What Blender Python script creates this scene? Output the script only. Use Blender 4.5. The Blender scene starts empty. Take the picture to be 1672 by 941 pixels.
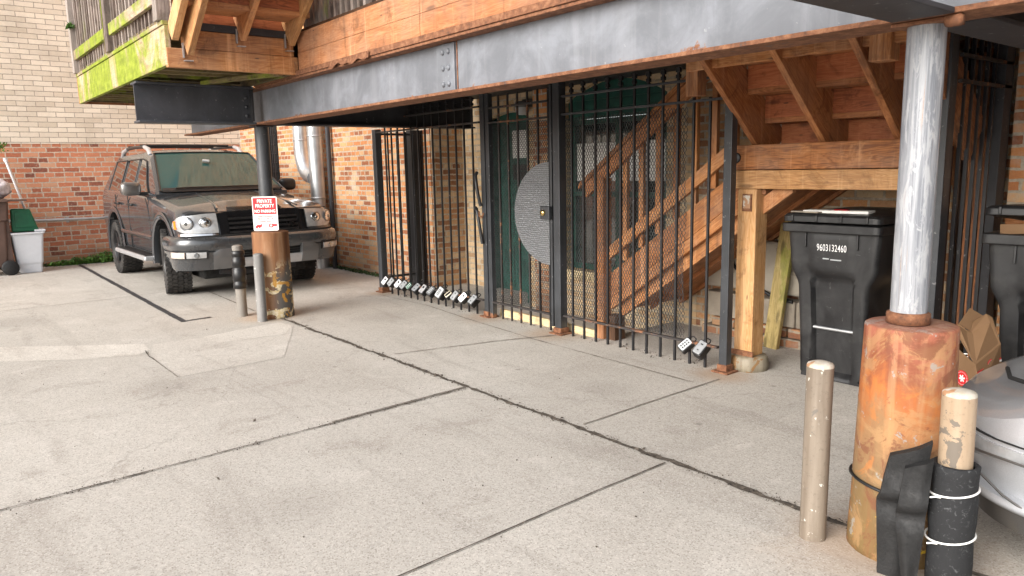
import bpy, bmesh, math, random
from mathutils import Vector, Matrix, noise as mnoise

random.seed(7)
S = bpy.context.scene
COL = S.collection
PI = math.pi

# ------------------------------------------------------------------ mesh builder
class MB:
    """Collects shapes; build() links them as ONE mesh object."""
    def __init__(self):
        self.v = []; self.f = []; self.g = []; self.r = []; self.sm = []; self.mi = []
    def add(self, vs, fs, gc=None, smooth=False, mi=0, rnd=None):
        o = len(self.v)
        rnd = random.random() if rnd is None else rnd
        self.v += [Vector(p) for p in vs]
        if gc is None:
            off = Vector((random.random()*50, random.random()*50, random.random()*50))
            gc = [Vector(p) + off for p in vs]
        self.g += gc
        self.r += [rnd]*len(vs)
        for f in fs:
            self.f.append([i+o for i in f]); self.sm.append(smooth); self.mi.append(mi)
    def frame(self, c, ax, ay, az, hx, hy, hz, mi=0, taper=1.0):
        """oriented box; ax is the long (grain) axis"""
        c = Vector(c); ax = Vector(ax); ay = Vector(ay); az = Vector(az)
        off = Vector((random.random()*80, random.random()*80, random.random()*80))
        vs = []; gc = []
        for i in (-1, 1):
            for j in (-1, 1):
                for k in (-1, 1):
                    t = taper if i > 0 else 1.0
                    vs.append(c + ax*hx*i + ay*hy*j*t + az*hz*k*t)
                    gc.append(Vector((hx*i, hy*j, hz*k)) + off)
        fs = [(0,1,3,2),(4,6,7,5),(0,4,5,1),(2,3,7,6),(0,2,6,4),(1,5,7,3)]
        self.add(vs, fs, gc, False, mi)
    def box(self, lo, hi, mi=0):
        lo = Vector(lo); hi = Vector(hi)
        lo, hi = Vector(map(min, lo, hi)), Vector(map(max, lo, hi))
        c = (lo+hi)/2; h = (hi-lo)/2
        e = [Vector((1,0,0)), Vector((0,1,0)), Vector((0,0,1))]
        k = sorted(range(3), key=lambda i: -h[i])
        a, b = k[0], k[1]
        third = 3-a-b
        x = e[a]; y = e[b]; z = x.cross(y)
        self.frame(c, x, y, z, h[a], h[b], h[third], mi)
    def beam(self, p0, p1, w, h, up=(0,0,1), mi=0):
        p0 = Vector(p0); p1 = Vector(p1)
        x = (p1-p0); L = x.length; x.normalize()
        up = Vector(up)
        y = up.cross(x)
        if y.length < 1e-4: y = Vector((0,1,0)).cross(x)
        y.normalize(); z = x.cross(y)
        self.frame((p0+p1)/2, x, y, z, L/2, w/2, h/2, mi)
    def cyl(self, p0, p1, r0, r1=None, n=16, caps=True, smooth=True, mi=0):
        r1 = r0 if r1 is None else r1
        self.tube([p0, p1], [r0, r1], n, caps=caps, smooth=smooth, mi=mi)
    def tube(self, pts, r, n=8, caps=True, smooth=True, closed=False, mi=0, squash=1.0):
        pts = [Vector(p) for p in pts]
        m = len(pts)
        rs = r if isinstance(r, (list, tuple)) else [r]*m
        vs = []; gc = []; acc = 0.0
        off = Vector((random.random()*50, random.random()*50, random.random()*50))
        pn = None
        for i, p in enumerate(pts):
            if closed: t = pts[(i+1) % m] - pts[i-1]
            else: t = pts[min(i+1, m-1)] - pts[max(i-1, 0)]
            t.normalize()
            if pn is None:
                pn = Vector((0,0,1)) if abs(t.z) < .9 else Vector((0,1,0))
            a = (pn - t*pn.dot(t)).normalized(); pn = a
            b = t.cross(a)
            if i: acc += (pts[i]-pts[i-1]).length
            for k in range(n):
                q = 2*PI*k/n
                vs.append(p + (a*math.cos(q)*squash + b*math.sin(q))*rs[i])
                gc.append(Vector((acc, math.cos(q)*rs[i], math.sin(q)*rs[i]))+off)
        fs = []
        for i in range(m if closed else m-1):
            i2 = (i+1) % m
            for k in range(n):
                k2 = (k+1) % n
                fs.append((i*n+k, i*n+k2, i2*n+k2, i2*n+k))
        self.add(vs, fs, gc, smooth, mi)
        if caps and not closed:
            self.add(vs[:n], [tuple(range(n-1, -1, -1))], gc[:n], False, mi)
            self.add(vs[-n:], [tuple(range(n))], gc[-n:], False, mi)
    def lathe(self, prof, c=(0,0,0), n=32, wob=0.0, axis='z', smooth=True, mi=0, seed=0):
        c = Vector(c); vs = []; gc = []
        for (r, z) in prof:
            for k in range(n):
                q = 2*PI*k/n
                rr = r
                if wob: rr = r*(1+wob*mnoise.noise(Vector((math.cos(q)*2+seed, math.sin(q)*2, z*4))))
                if axis == 'z': p = Vector((rr*math.cos(q), rr*math.sin(q), z))
                elif axis == 'y': p = Vector((rr*math.cos(q), z, rr*math.sin(q)))
                else: p = Vector((z, rr*math.cos(q), rr*math.sin(q)))
                vs.append(c+p); gc.append(p.copy())
        fs = []
        for i in range(len(prof)-1):
            for k in range(n):
                k2 = (k+1) % n
                f = (i*n+k, i*n+k2, (i+1)*n+k2, (i+1)*n+k)
                fs.append(f)
        self.add(vs, fs, gc, smooth, mi)
    def grid(self, fn, nu, nv, smooth=True, mi=0, gcf=None):
        vs = []; gc = []
        for i in range(nu+1):
            for j in range(nv+1):
                u = i/nu; w = j/nv
                vs.append(Vector(fn(u, w)))
                gc.append(Vector(gcf(u, w)) if gcf else vs[-1].copy())
        fs = []
        for i in range(nu):
            for j in range(nv):
                a = i*(nv+1)+j
                fs.append((a, a+nv+1, a+nv+2, a+1))
        self.add(vs, fs, gc, smooth, mi)
    def prism(self, poly, o, ux, uy, d, mi=0):
        """2-D polygon at o + ux*a + uy*b, extruded by vector d"""
        o = Vector(o); ux = Vector(ux); uy = Vector(uy); d = Vector(d)
        n = len(poly)
        a = [o+ux*p[0]+uy*p[1] for p in poly]
        b = [p+d for p in a]
        off = Vector((random.random()*50, random.random()*50, random.random()*50))
        g = [Vector((p[0], p[1], 0))+off for p in poly]
        g2 = [x+Vector((0, 0, d.length)) for x in g]
        fs = [tuple(range(n-1, -1, -1)), tuple(range(n, 2*n))]
        fs += [(i, (i+1) % n, n+(i+1) % n, n+i) for i in range(n)]
        self.add(a+b, fs, g+g2, False, mi)
    def build(self, name, mats, parent=None, bevel=0.0, seg=2, local=False, fix=True, subsurf=0):
        off = Vector((0,0,0))
        if parent is not None and not local:
            r = parent
            while r.parent: r = r.parent
            off = Vector(r.location)
        me = bpy.data.meshes.new(name)
        me.from_pydata([tuple(p-off) for p in self.v], [], self.f)
        at = me.attributes.new('gc', 'FLOAT_VECTOR', 'POINT')
        at.data.foreach_set('vector', [c for p in self.g for c in p])
        ar = me.attributes.new('rnd', 'FLOAT', 'POINT')
        ar.data.foreach_set('value', self.r)
        for m in (mats if isinstance(mats, (list, tuple)) else [mats]): me.materials.append(m)
        me.polygons.foreach_set('use_smooth', self.sm)
        me.polygons.foreach_set('material_index', self.mi)
        if fix:
            bm = bmesh.new(); bm.from_mesh(me)
            bmesh.ops.recalc_face_normals(bm, faces=bm.faces)
            bm.to_mesh(me); bm.free()
        me.update()
        o = bpy.data.objects.new(name, me)
        COL.objects.link(o)
        if parent is not None: o.parent = parent
        if bevel:
            b = o.modifiers.new('bevel', 'BEVEL'); b.width = bevel; b.segments = seg
            b.limit_method = 'ANGLE'; b.angle_limit = math.radians(38)
            b.harden_normals = False
        if subsurf:
            s = o.modifiers.new('sub', 'SUBSURF'); s.levels = subsurf; s.render_levels = subsurf
        return o

def tag(o, label, cat, group=None):
    o['label'] = label; o['category'] = cat
    if group: o['group'] = group
    return o
def thing(name, loc, label, cat, group=None):
    o = bpy.data.objects.new(name, None); o.empty_display_size = .1
    COL.objects.link(o); o.location = loc
    return tag(o, label, cat, group)
def struct(o):
    o['kind'] = 'structure'; return o
def copy_tree(o, parent=None):
    c = o.copy(); COL.objects.link(c); c.parent = parent
    for ch in list(o.children): copy_tree(ch, c)
    return c
def text_mesh(txt, size, mat, origin, ux, uy, parent, name='lettering', extr=.0006, spacing=1.0, sx=1.0, bold=0.0, align='CENTER'):
    """flat letters lying in the plane (ux, uy) at origin"""
    cu = bpy.data.curves.new(name, 'FONT'); cu.body = txt; cu.size = size
    cu.align_x = align; cu.align_y = 'CENTER'; cu.extrude = extr; cu.space_character = spacing
    cu.offset = bold; cu.space_line = .95
    t = bpy.data.objects.new(name, cu); COL.objects.link(t)
    dg = bpy.context.evaluated_depsgraph_get()
    me = bpy.data.meshes.new_from_object(t.evaluated_get(dg))
    bpy.data.objects.remove(t)
    ux = Vector(ux).normalized(); uy = Vector(uy).normalized(); uz = ux.cross(uy)
    r = parent
    off = Vector((0,0,0))
    if r is not None:
        while r.parent: r = r.parent
        off = Vector(r.location)
    o3 = Vector(origin)-off
    for v in me.vertices:
        v.co = o3 + ux*v.co.x*sx + uy*v.co.y + uz*v.co.z
    me.materials.clear(); me.materials.append(mat)
    o = bpy.data.objects.new(name, me); COL.objects.link(o)
    if parent is not None: o.parent = parent
    return o

# ------------------------------------------------------------------ materials
class NT:
    def __init__(self, name):
        self.m = bpy.data.materials.new(name); self.m.use_nodes = True
        self.t = self.m.node_tree; self.t.nodes.clear()
        self.out = self.n('ShaderNodeOutputMaterial')
        self.b = self.n('ShaderNodeBsdfPrincipled')
        self.l(self.b.outputs[0], self.out.inputs[0])
    def n(self, t, **k):
        x = self.t.nodes.new(t)
        for a, b in k.items(): setattr(x, a, b)
        return x
    def l(self, a, b): self.t.links.new(a, b)
    def put(self, s, v):
        if hasattr(v, 'is_linked'): self.l(v, s)
        else:
            if s.type == 'RGBA' and len(v) == 3: v = (*v, 1)
            s.default_value = v
    def set(self, **k):
        names = dict(color='Base Color', rough='Roughness', metal='Metallic', spec='Specular IOR Level', coat='Coat Weight',
                     coatr='Coat Roughness', normal='Normal', trans='Transmission Weight', ior='IOR', alpha='Alpha', sub='Subsurface Weight')
        for a, v in k.items(): self.put(self.b.inputs[names[a]], v)
        return self
    def obj(self): return self.n('ShaderNodeTexCoord').outputs['Object']
    def pos(self): return self.n('ShaderNodeNewGeometry').outputs['Position']
    def attr(self, a='gc', o='Vector'): return self.n('ShaderNodeAttribute', attribute_name=a).outputs[o]
    def mapv(self, v, scale=(1,1,1), loc=(0,0,0)):
        x = self.n('ShaderNodeMapping'); self.l(v, x.inputs[0]); x.inputs['Scale'].default_value = scale; x.inputs['Location'].default_value = loc
        return x.outputs[0]
    def noise(self, v, scale=5, detail=3, rough=.55, dist=0, out=0):
        x = self.n('ShaderNodeTexNoise'); self.l(v, x.inputs['Vector'])
        x.inputs['Scale'].default_value = scale; x.inputs['Detail'].default_value = detail
        x.inputs['Roughness'].default_value = rough; x.inputs['Distortion'].default_value = dist
        return x.outputs[out]
    def vor(self, v, scale=5, feature='F1', out='Distance', rand=1):
        x = self.n('ShaderNodeTexVoronoi', feature=feature); self.l(v, x.inputs['Vector'])
        x.inputs['Scale'].default_value = scale; x.inputs['Randomness'].default_value = rand
        return x.outputs[out]
    def ramp(self, f, stops, interp='LINEAR'):
        x = self.n('ShaderNodeValToRGB'); self.l(f, x.inputs[0]); cr = x.color_ramp; cr.interpolation = interp
        while len(cr.elements) < len(stops): cr.elements.new(.5)
        for e, (p, c) in zip(cr.elements, stops):
            e.position = p
            e.color = (c, c, c, 1) if isinstance(c, (int, float)) else (*c, 1)
        return x.outputs[0]
    def mix(self, f, a, b, mode='MIX'):
        x = self.n('ShaderNodeMix', data_type='RGBA', blend_type=mode)
        self.put(x.inputs[0], f); self.put(x.inputs[6], a); self.put(x.inputs[7], b)
        return x.outputs[2]
    def math(self, op, a, b=0.0, c=None, clamp=False):
        x = self.n('ShaderNodeMath', operation=op); x.use_clamp = clamp
        self.put(x.inputs[0], a); self.put(x.inputs[1], b)
        if c is not None: self.put(x.inputs[2], c)
        return x.outputs[0]
    def vadd(self, a, b):
        x = self.n('ShaderNodeVectorMath', operation='ADD'); self.put(x.inputs[0], a); self.put(x.inputs[1], b); return x.outputs[0]
    def vscale(self, a, s):
        x = self.n('ShaderNodeVectorMath', operation='SCALE'); self.put(x.inputs[0], a); self.put(x.inputs['Scale'], s); return x.outputs[0]
    def sep(self, v):
        x = self.n('ShaderNodeSeparateXYZ'); self.l(v, x.inputs[0]); return x.outputs
    def comb(self, x=0.0, y=0.0, z=0.0):
        q = self.n('ShaderNodeCombineXYZ'); self.put(q.inputs[0], x); self.put(q.inputs[1], y); self.put(q.inputs[2], z); return q.outputs[0]
    def smooth(self, f, a, b):
        x = self.n('ShaderNodeMapRange', interpolation_type='SMOOTHSTEP'); self.put(x.inputs[0], f)
        x.inputs[1].default_value = a; x.inputs[2].default_value = b; return x.outputs[0]
    def bump(self, h, strength=.3, dist=.01, normal=None):
        x = self.n('ShaderNodeBump'); self.put(x.inputs['Height'], h)
        x.inputs['Strength'].default_value = strength; x.inputs['Distance'].default_value = dist
        if normal is not None: self.l(normal, x.inputs['Normal'])
        self.l(x.outputs[0], self.b.inputs['Normal']); return x.outputs[0]

def plain(name, col, rough=.5, metal=0., var=.12, scale=9, bump=0., coat=0., spec=.5):
    t = NT(name); p = t.obj()
    f = t.noise(p, scale, 4, .6)
    c = t.mix(t.ramp(f, [(.3, 0.), (.7, 1.)]), tuple(max(0, x*(1-var)) for x in col), tuple(min(1, x*(1+var)) for x in col))
    t.set(color=c, metal=metal, coat=coat, spec=spec)
    t.set(rough=t.ramp(t.noise(p, scale*2.3, 3), [(.3, max(.02, rough*.8)), (.7, min(1, rough*1.2))]))
    if bump: t.bump(t.noise(p, scale*8, 4), bump, .005)
    return t.m

def mat_concrete(name='concrete', mul=1.0):
    t = NT(name); p = t.pos()
    big = t.noise(p, .55, 4, .6, .4); mid = t.noise(p, 2.6, 6, .68, .6); fine = t.noise(p, 38, 5, .7)
    c = t.ramp(big, [(.3, (.385, .358, .322)), (.5, (.435, .408, .370)), (.7, (.475, .450, .412))])
    c = t.mix(t.math('MULTIPLY', t.smooth(mid, .54, .72), .75), c, (.33, .298, .265))
    c = t.mix(t.math('MULTIPLY', t.smooth(mid, .46, .3), .5), c, (.56, .53, .49))
    # long drag marks and tyre-dark bands along the lane
    st = t.noise(t.mapv(p, (.35, 2.4, 1)), 1.6, 4, .6, .8)
    c = t.mix(t.math('MULTIPLY', t.smooth(st, .52, .72), .5), c, (.30, .272, .243))
    # exposed aggregate speckle
    sp = t.vor(p, 190, 'F1', 'Color'); spv = t.sep(sp)[0]
    c = t.mix(t.smooth(spv, .78, .95), c, t.mix(.42, c, (.12, .10, .085)))
    c = t.mix(t.smooth(spv, .2, .06), c, t.mix(.35, c, (.70, .67, .62)))
    c = t.mix(t.math('MULTIPLY', t.smooth(fine, .5, .75), .4), c, (.23, .205, .18))
    worm = t.noise(p, 22, 3, .6, 2.5)
    c = t.mix(t.math('MULTIPLY', t.smooth(worm, .56, .64), .22), c, (.21, .19, .17))
    # small dark spots (oil, gum)
    gum = t.vor(t.vadd(p, (3.1, 1.7, 0)), 1.9)
    c = t.mix(t.math('MULTIPLY', t.smooth(gum, .045, .02), .5), c, (.14, .125, .11))
    # each slab was poured apart: its own slight tone
    sx_, sy_ = t.sep(p)[0], t.sep(p)[1]
    gx = lambda v: t.math('GREATER_THAN', sx_, v)
    inn = t.math('GREATER_THAN', sy_, 2.66)
    tone = t.math('ADD', mul*1.03, t.math('MULTIPLY', gx(-3.74), -.05))
    tone = t.math('ADD', tone, t.math('MULTIPLY', gx(-2.15), .07))
    tone = t.math('ADD', tone, t.math('MULTIPLY', t.math('GREATER_THAN', -9.5, sx_), .05))
    tone = t.math('ADD', tone, t.math('MULTIPLY', inn, -.015))
    c = t.mix(1.0, c, t.comb(tone, tone, tone), 'MULTIPLY')
    # oil under the parked vehicle and drips in the bay
    for (ox, oy, orad, oa) in ((-9.2, 3.1, .55, .5), (-10.6, 3.2, .5, .4), (-5.2, 1.2, .35, .22), (-2.9, 1.1, .30, .20), (-3.2, 3.3, .25, .2), (-6.3, 3.4, .4, .22), (-8.6, .6, .5, .25)):
        dd = t.n('ShaderNodeVectorMath', operation='DISTANCE'); t.l(p, dd.inputs[0]); dd.inputs[1].default_value = (ox, oy, 0)
        kk = t.smooth(t.math('ADD', dd.outputs['Value'], t.math('MULTIPLY', t.math('SUBTRACT', mid, .5), orad*2.2)), orad, orad*.2)
        c = t.mix(t.math('MULTIPLY', kk, oa), c, (.16, .14, .12))
    drip = t.vor(t.vadd(p, t.vscale(t.noise(p, 6, 2, .5, 0, 1), .12)), 4.2)
    c = t.mix(t.math('MULTIPLY', t.math('MULTIPLY', t.smooth(drip, .085, .03), t.smooth(big, .5, .62)), .5), c, (.17, .15, .13))
    # hairline cracks
    w = t.vadd(p, t.vscale(t.noise(p, 1.7, 4, .6, 0, 1), .55))
    cr = t.vor(w, .32, 'DISTANCE_TO_EDGE')
    c = t.mix(t.math('MULTIPLY', t.smooth(cr, .003, .0008), .22), c, (.17, .15, .13))
    # rust washed from steel feet: ring patches at the feet themselves
    rust = None
    for (x, y, r) in ((-5.55, 4.12, .42), (-4.55, 4.10, .45), (-2.9, 4.08, .35), (-7.09, 2.62, .5), (-1.1, 2.6, .6), (-7.5, 4.1, .3)):
        d = t.n('ShaderNodeVectorMath', operation='DISTANCE'); t.l(p, d.inputs[0]); d.inputs[1].default_value = (x, y, 0)
        k = t.smooth(t.math('ADD', d.outputs['Value'], t.math('MULTIPLY', mid, r*.9)), r*1.35, r*.55)
        rust = k if rust is None else t.math('MAXIMUM', rust, k)
    c = t.mix(t.math('MULTIPLY', rust, .55), c, (.34, .22, .13))
    t.set(color=c, rough=t.ramp(mid, [(.3, .78), (.7, .92)]), spec=.3)
    h = t.math('ADD', t.math('MULTIPLY', fine, .6), t.math('ADD', t.math('MULTIPLY', spv, .35), t.math('MULTIPLY', mid, .9)))
    t.bump(h, .32, .006)
    return t.m

def brick_uv(t):
    p = t.pos(); s = t.sep(p)
    nrm = t.sep(t.n('ShaderNodeNewGeometry').outputs['Normal'])
    k = t.math('GREATER_THAN', t.math('ABSOLUTE', nrm[0]), .6)
    mx = t.n('ShaderNodeMix', data_type='FLOAT'); t.put(mx.inputs[0], k); t.put(mx.inputs[2], s[0]); t.put(mx.inputs[3], s[1])
    return t.comb(mx.outputs[0], s[2], 0.0), p, s

def mat_brick(name, L, H, mort, stops, mcol, wob=.012, offs=.5, sqf=2, sq=1.0, dirt=None, rough=.85, smear=.25, eff=.0):
    t = NT(name); uv, p, s = brick_uv(t)
    nz = t.noise(uv, 7, 3, .6, 0, 1)
    nzb = t.noise(uv, 34, 2, .6, 0, 1)
    off = t.vadd(t.vscale(t.vadd(nz, (-.5, -.5, -.5)), wob*1.6), t.vscale(t.vadd(nzb, (-.5, -.5, -.5)), wob*.9))
    uvd = t.vadd(uv, off)
    b = t.n('ShaderNodeTexBrick'); t.l(uvd, b.inputs['Vector'])
    b.offset = offs; b.offset_frequency = 2; b.squash = sq; b.squash_frequency = sqf
    b.inputs['Color1'].default_value = (0,0,0,1); b.inputs['Color2'].default_value = (1,1,1,1); b.inputs['Mortar'].default_value = (0,0,0,1)
    b.inputs['Scale'].default_value = 1; b.inputs['Mortar Size'].default_value = mort; b.inputs['Mortar Smooth'].default_value = .25
    b.inputs['Brick Width'].default_value = L; b.inputs['Row Height'].default_value = H; b.inputs['Bias'].default_value = 0
    tone = t.sep(b.outputs['Color'])[0]
    f1 = t.noise(uv, 26, 5, .7)
    f2 = t.noise(uv, 110, 4, .7)
    tone2 = t.math('ADD', tone, t.math('MULTIPLY', t.math('SUBTRACT', f1, .5), .55), clamp=True)
    c = t.ramp(tone2, stops)
    c = t.mix(t.math('MULTIPLY', t.smooth(f2, .5, .75), .45), c, t.mix(.6, c, (.08, .05, .035)))
    c = t.mix(t.math('MULTIPLY', t.smooth(t.noise(uv, 16, 4, .65), .56, .7), smear), c, mcol)
    mc = t.mix(t.smooth(f1, .3, .7), tuple(x*.72 for x in mcol), tuple(min(1, x*1.12) for x in mcol))
    # mortar smeared irregularly over brick edges
    fac = t.math('ADD', b.outputs['Fac'], t.math('MULTIPLY', t.math('SUBTRACT', t.noise(uv, 40, 3, .6), .5), .7))
    fac = t.smooth(fac, .35, .62)
    c = t.mix(fac, c, mc)
    big = t.noise(uv, .9, 5, .65, .5)
    c = t.mix(t.math('MULTIPLY', t.smooth(big, .5, .74), .45), c, t.mix(.5, c, (.11, .085, .06)))
    if eff: c = t.mix(t.math('MULTIPLY', t.smooth(t.noise(t.vadd(uv, (9, 4, 0)), 1.3, 5, .65, .6), .56, .72), eff), c, (.62, .56, .48))
    if dirt:   # soil and damp splash that belongs to the foot of the wall
        k = t.smooth(t.math('ADD', s[2], t.math('MULTIPLY', t.math('SUBTRACT', big, .5), 1.0)), dirt[0], dirt[1])
        c = t.mix(t.math('MULTIPLY', k, dirt[3]), c, dirt[2])
    t.set(color=c, rough=rough, spec=.25)
    h = t.math('ADD', t.math('MULTIPLY', fac, -1.0), t.math('ADD', t.math('MULTIPLY', f1, .5), t.math('MULTIPLY', f2, .3)))
    t.bump(h, .75, .012)
    return t.m

def mat_wood(name, dark, mid, light, moss=0., rough=.62, gray=0., drip=.35, tone=.5, coat=.0, mossz=None):
    t = NT(name); g = t.attr(); r = t.attr('rnd', 'Fac'); p = t.pos()
    gr = t.noise(t.mapv(g, (1.3, 22, 22)), 2.2, 6, .62, .5)
    fine = t.noise(t.mapv(g, (3., 120, 120)), 2.0, 4, .6)
    ring = t.noise(t.mapv(g, (.7, 7, 7)), 3.0, 2, .5, 1.4)
    rings = t.math('FRACT', t.math('MULTIPLY', ring, 7.0))
    rings = t.math('ABSOLUTE', t.math('SUBTRACT', rings, .5))
    f = t.math('ADD', t.math('MULTIPLY', gr, .65), t.math('MULTIPLY', rings, .55))
    f = t.math('ADD', f, t.math('MULTIPLY', t.math('SUBTRACT', r, .5), tone), clamp=True)
    c = t.ramp(f, [(.12, dark), (.46, mid), (.85, light)])
    c = t.mix(t.math('MULTIPLY', t.smooth(fine, .52, .74), .45), c, tuple(x*.45 for x in dark))
    kn = t.vor(t.mapv(g, (2.2, 8.5, 8.5)), 1.0)
    kn1 = t.smooth(kn, .17, .07)
    c = t.mix(t.math('MULTIPLY', kn1, .75), c, tuple(x*.4 for x in dark))
    # water runs and washed-out finish (vertical in the place)
    run = t.noise(t.mapv(p, (13, 13, .7)), 1.0, 4, .65, .25)
    c = t.mix(t.math('MULTIPLY', t.smooth(run, .54, .72), drip), c, tuple(min(1, x*1.35+.05) for x in light))
    c = t.mix(t.math('MULTIPLY', t.smooth(run, .43, .28), drip*.9), c, tuple(x*.5 for x in dark))
    bl = t.noise(p, 4.2, 6, .72, .6)
    c = t.mix(t.math('MULTIPLY', t.smooth(bl, .52, .66), .55), c, tuple(x*.55 for x in dark))
    c = t.mix(t.math('MULTIPLY', t.smooth(bl, .44, .32), .35), c, tuple(min(1, x*1.12) for x in light))
    nail = t.vor(t.mapv(g, (3.1, 14, 14)), 1.0)
    c = t.mix(t.math('MULTIPLY', t.smooth(nail, .07, .045), .8), c, (.03, .022, .018))
    if gray:
        k = t.smooth(t.noise(p, 3.5, 5, .6), .4, .62)
        c = t.mix(t.math('MULTIPLY', k, gray), c, (.20, .17, .145))
    if moss:
        mcol = t.ramp(t.noise(p, 14, 4, .6), [(.3, (.11, .145, .008)), (.55, (.22, .275, .016)), (.8, (.33, .37, .05))])
        mk = t.noise(t.mapv(p, (1.6, 1.6, .8)), 1.0, 6, .68, .9)
        k = t.smooth(mk, .60-moss*.22, .68-moss*.16)
        c = t.mix(t.math('MULTIPLY', k, min(1, .5+moss*.5)), c, mcol)
    t.set(color=c, rough=t.ramp(gr, [(.3, rough*.85), (.7, min(1, rough*1.2))]), spec=.35, coat=coat, coatr=.3)
    t.bump(t.math('ADD', t.math('MULTIPLY', gr, .8), t.math('ADD', t.math('MULTIPLY', fine, .6), t.math('MULTIPLY', kn1, -.4))), .35, .004)
    return t.m

def mat_steel(name, base, rust_amt=.3, streak=.5, light=(.42, .43, .45), zed=None, rough=.5, metal=.0):
    """painted steel; rust where paint has failed; zed=(z_hi,z_lo): edge line that rusts more"""
    t = NT(name); p = t.pos(); s = t.sep(p)
    m = t.noise(p, 3.2, 6, .66, .5); f = t.noise(p, 28, 5, .7)
    run = t.noise(t.mapv(p, (7, 7, .5)), 1.0, 5, .62, .35)
    c = t.mix(t.smooth(m, .35, .7), tuple(x*.72 for x in base), tuple(min(1, x*1.18) for x in base))
    c = t.mix(t.math('MULTIPLY', t.smooth(run, .5, .72), streak), c, light)
    c = t.mix(t.math('MULTIPLY', t.smooth(run, .42, .28), streak*.7), c, tuple(x*.45 for x in base))
    c = t.mix(t.math('MULTIPLY', t.smooth(f, .63, .72), .35), c, (.55, .54, .52))
    rc = t.ramp(f, [(.3, (.070, .030, .016)), (.5, (.175, .070, .032)), (.72, (.29, .145, .075))])
    k = t.math('ADD', t.math('MULTIPLY', m, .7), t.math('MULTIPLY', f, .35))
    if zed:
        e = t.smooth(s[2], zed[0], zed[1])
        k = t.math('ADD', k, t.math('MULTIPLY', e, zed[2] if len(zed) > 2 else .3))
    kk = t.smooth(k, .80-rust_amt*.55, .86-rust_amt*.50)
    c = t.mix(kk, c, rc)
    t.set(color=c, metal=metal, rough=t.mix(kk, (rough,)*3, (.85,)*3), spec=.5)
    t.bump(t.math('ADD', t.math('MULTIPLY', kk, .5), t.math('ADD', t.math('MULTIPLY', f, .5), m)), .22, .006)
    return t.m

M = {}
# ------------------------------------------------------------------ the materials of the place
M['concrete'] = mat_concrete()
M['patch_light'] = mat_concrete('patch_light', 1.20)
M['patch_pale'] = mat_concrete('patch_pale', 1.10)
M['patch_grey'] = plain('patch_grey', (.46, .43, .40), .9, var=.14, scale=4, bump=.25)
M['joint'] = plain('joint', (.085, .070, .056), .95, var=.7, scale=30, bump=.6)
M['hairline'] = plain('hairline', (.20, .175, .15), .95, var=.35, scale=25)
M['tape'] = plain('tape', (.035, .035, .04), .6, var=.5, scale=20, bump=.2)
cream = [(0., (.60, .53, .43)), (.35, (.67, .60, .50)), (.7, (.72, .65, .55)), (1., (.76, .69, .58))]
M['cream_brick'] = mat_brick('cream_brick', .255, .0775, .0048, cream, (.36, .315, .265), wob=.007, smear=.12, offs=.5)
redb = [(0., (.22, .085, .06)), (.2, (.42, .15, .085)), (.5, (.55, .21, .115)), (.78, (.58, .27, .16)), (1., (.58, .34, .22))]
M['red_brick'] = mat_brick('red_brick', .215, .0775, .0095, redb, (.56, .47, .38), wob=.014, sq=.62, sqf=3, smear=.34,
                           dirt=(.45, -.15, (.10, .085, .055), .75))
orange = [(0., (.28, .10, .05)), (.3, (.52, .20, .08)), (.6, (.66, .29, .115)), (.85, (.68, .38, .19)), (1., (.62, .44, .29))]
M['orange_brick'] = mat_brick('orange_brick', .205, .0665, .010, orange, (.52, .44, .34), wob=.011, sq=.6, sqf=4, smear=.30, eff=.55,
                              dirt=(.55, -.1, (.13, .10, .075), .6))
brown = [(0., (.22, .10, .055)), (.3, (.40, .20, .10)), (.55, (.50, .31, .17)), (.8, (.56, .42, .27)), (1., (.50, .24, .10))]
M['brown_brick'] = mat_brick('brown_brick', .20, .0665, .010, brown, (.46, .385, .29), wob=.013, sq=.6, sqf=3, smear=.28, eff=.3)
tan = [(0., (.36, .22, .12)), (.35, (.56, .40, .23)), (.7, (.66, .51, .33)), (1., (.62, .42, .22))]
M['tan_brick'] = mat_brick('tan_brick', .20, .0665, .011, tan, (.50, .42, .31), wob=.013, sq=.6, sqf=3, smear=.3)

M['cedar'] = mat_wood('cedar', (.19, .065, .020), (.45, .18, .060), (.64, .33, .145), drip=.5, tone=.5, gray=.24)
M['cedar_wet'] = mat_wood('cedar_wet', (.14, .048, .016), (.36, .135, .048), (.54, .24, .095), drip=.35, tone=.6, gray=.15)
M['cedar_red'] = mat_wood('cedar_red', (.17, .048, .020), (.39, .118, .045), (.52, .20, .085), drip=.22, tone=.35, rough=.55)
M['fascia'] = mat_wood('fascia', (.22, .080, .032), (.37, .150, .062), (.50, .25, .125), drip=.6, tone=.3, gray=.22)
M['pine'] = mat_wood('pine', (.29, .125, .042), (.49, .25, .095), (.66, .41, .20), drip=.3, tone=.4, gray=.12)
M['pine_green'] = mat_wood('pine_green', (.26, .20, .075), (.48, .36, .14), (.62, .50, .25), moss=.12, drip=.2, tone=.3)
M['plank'] = mat_wood('plank', (.50, .36, .19), (.66, .52, .31), (.78, .66, .44), drip=.15, tone=.3)
M['mossy'] = mat_wood('mossy', (.30, .19, .12), (.50, .36, .25), (.64, .50, .37), moss=.95, drip=.35, tone=.3)
M['mossy_rail'] = mat_wood('mossy_rail', (.20, .13, .08), (.36, .27, .19), (.52, .42, .32), moss=.95, drip=.3, tone=.3)
M['grey_wood'] = mat_wood('grey_wood', (.085, .062, .052), (.20, .155, .135), (.36, .31, .28), moss=.03, drip=.55, tone=.8, gray=.5)
M['damp_wood'] = mat_wood('damp_wood', (.06, .045, .022), (.16, .12, .055), (.26, .20, .09), moss=.40, drip=.3, tone=.6)
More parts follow.
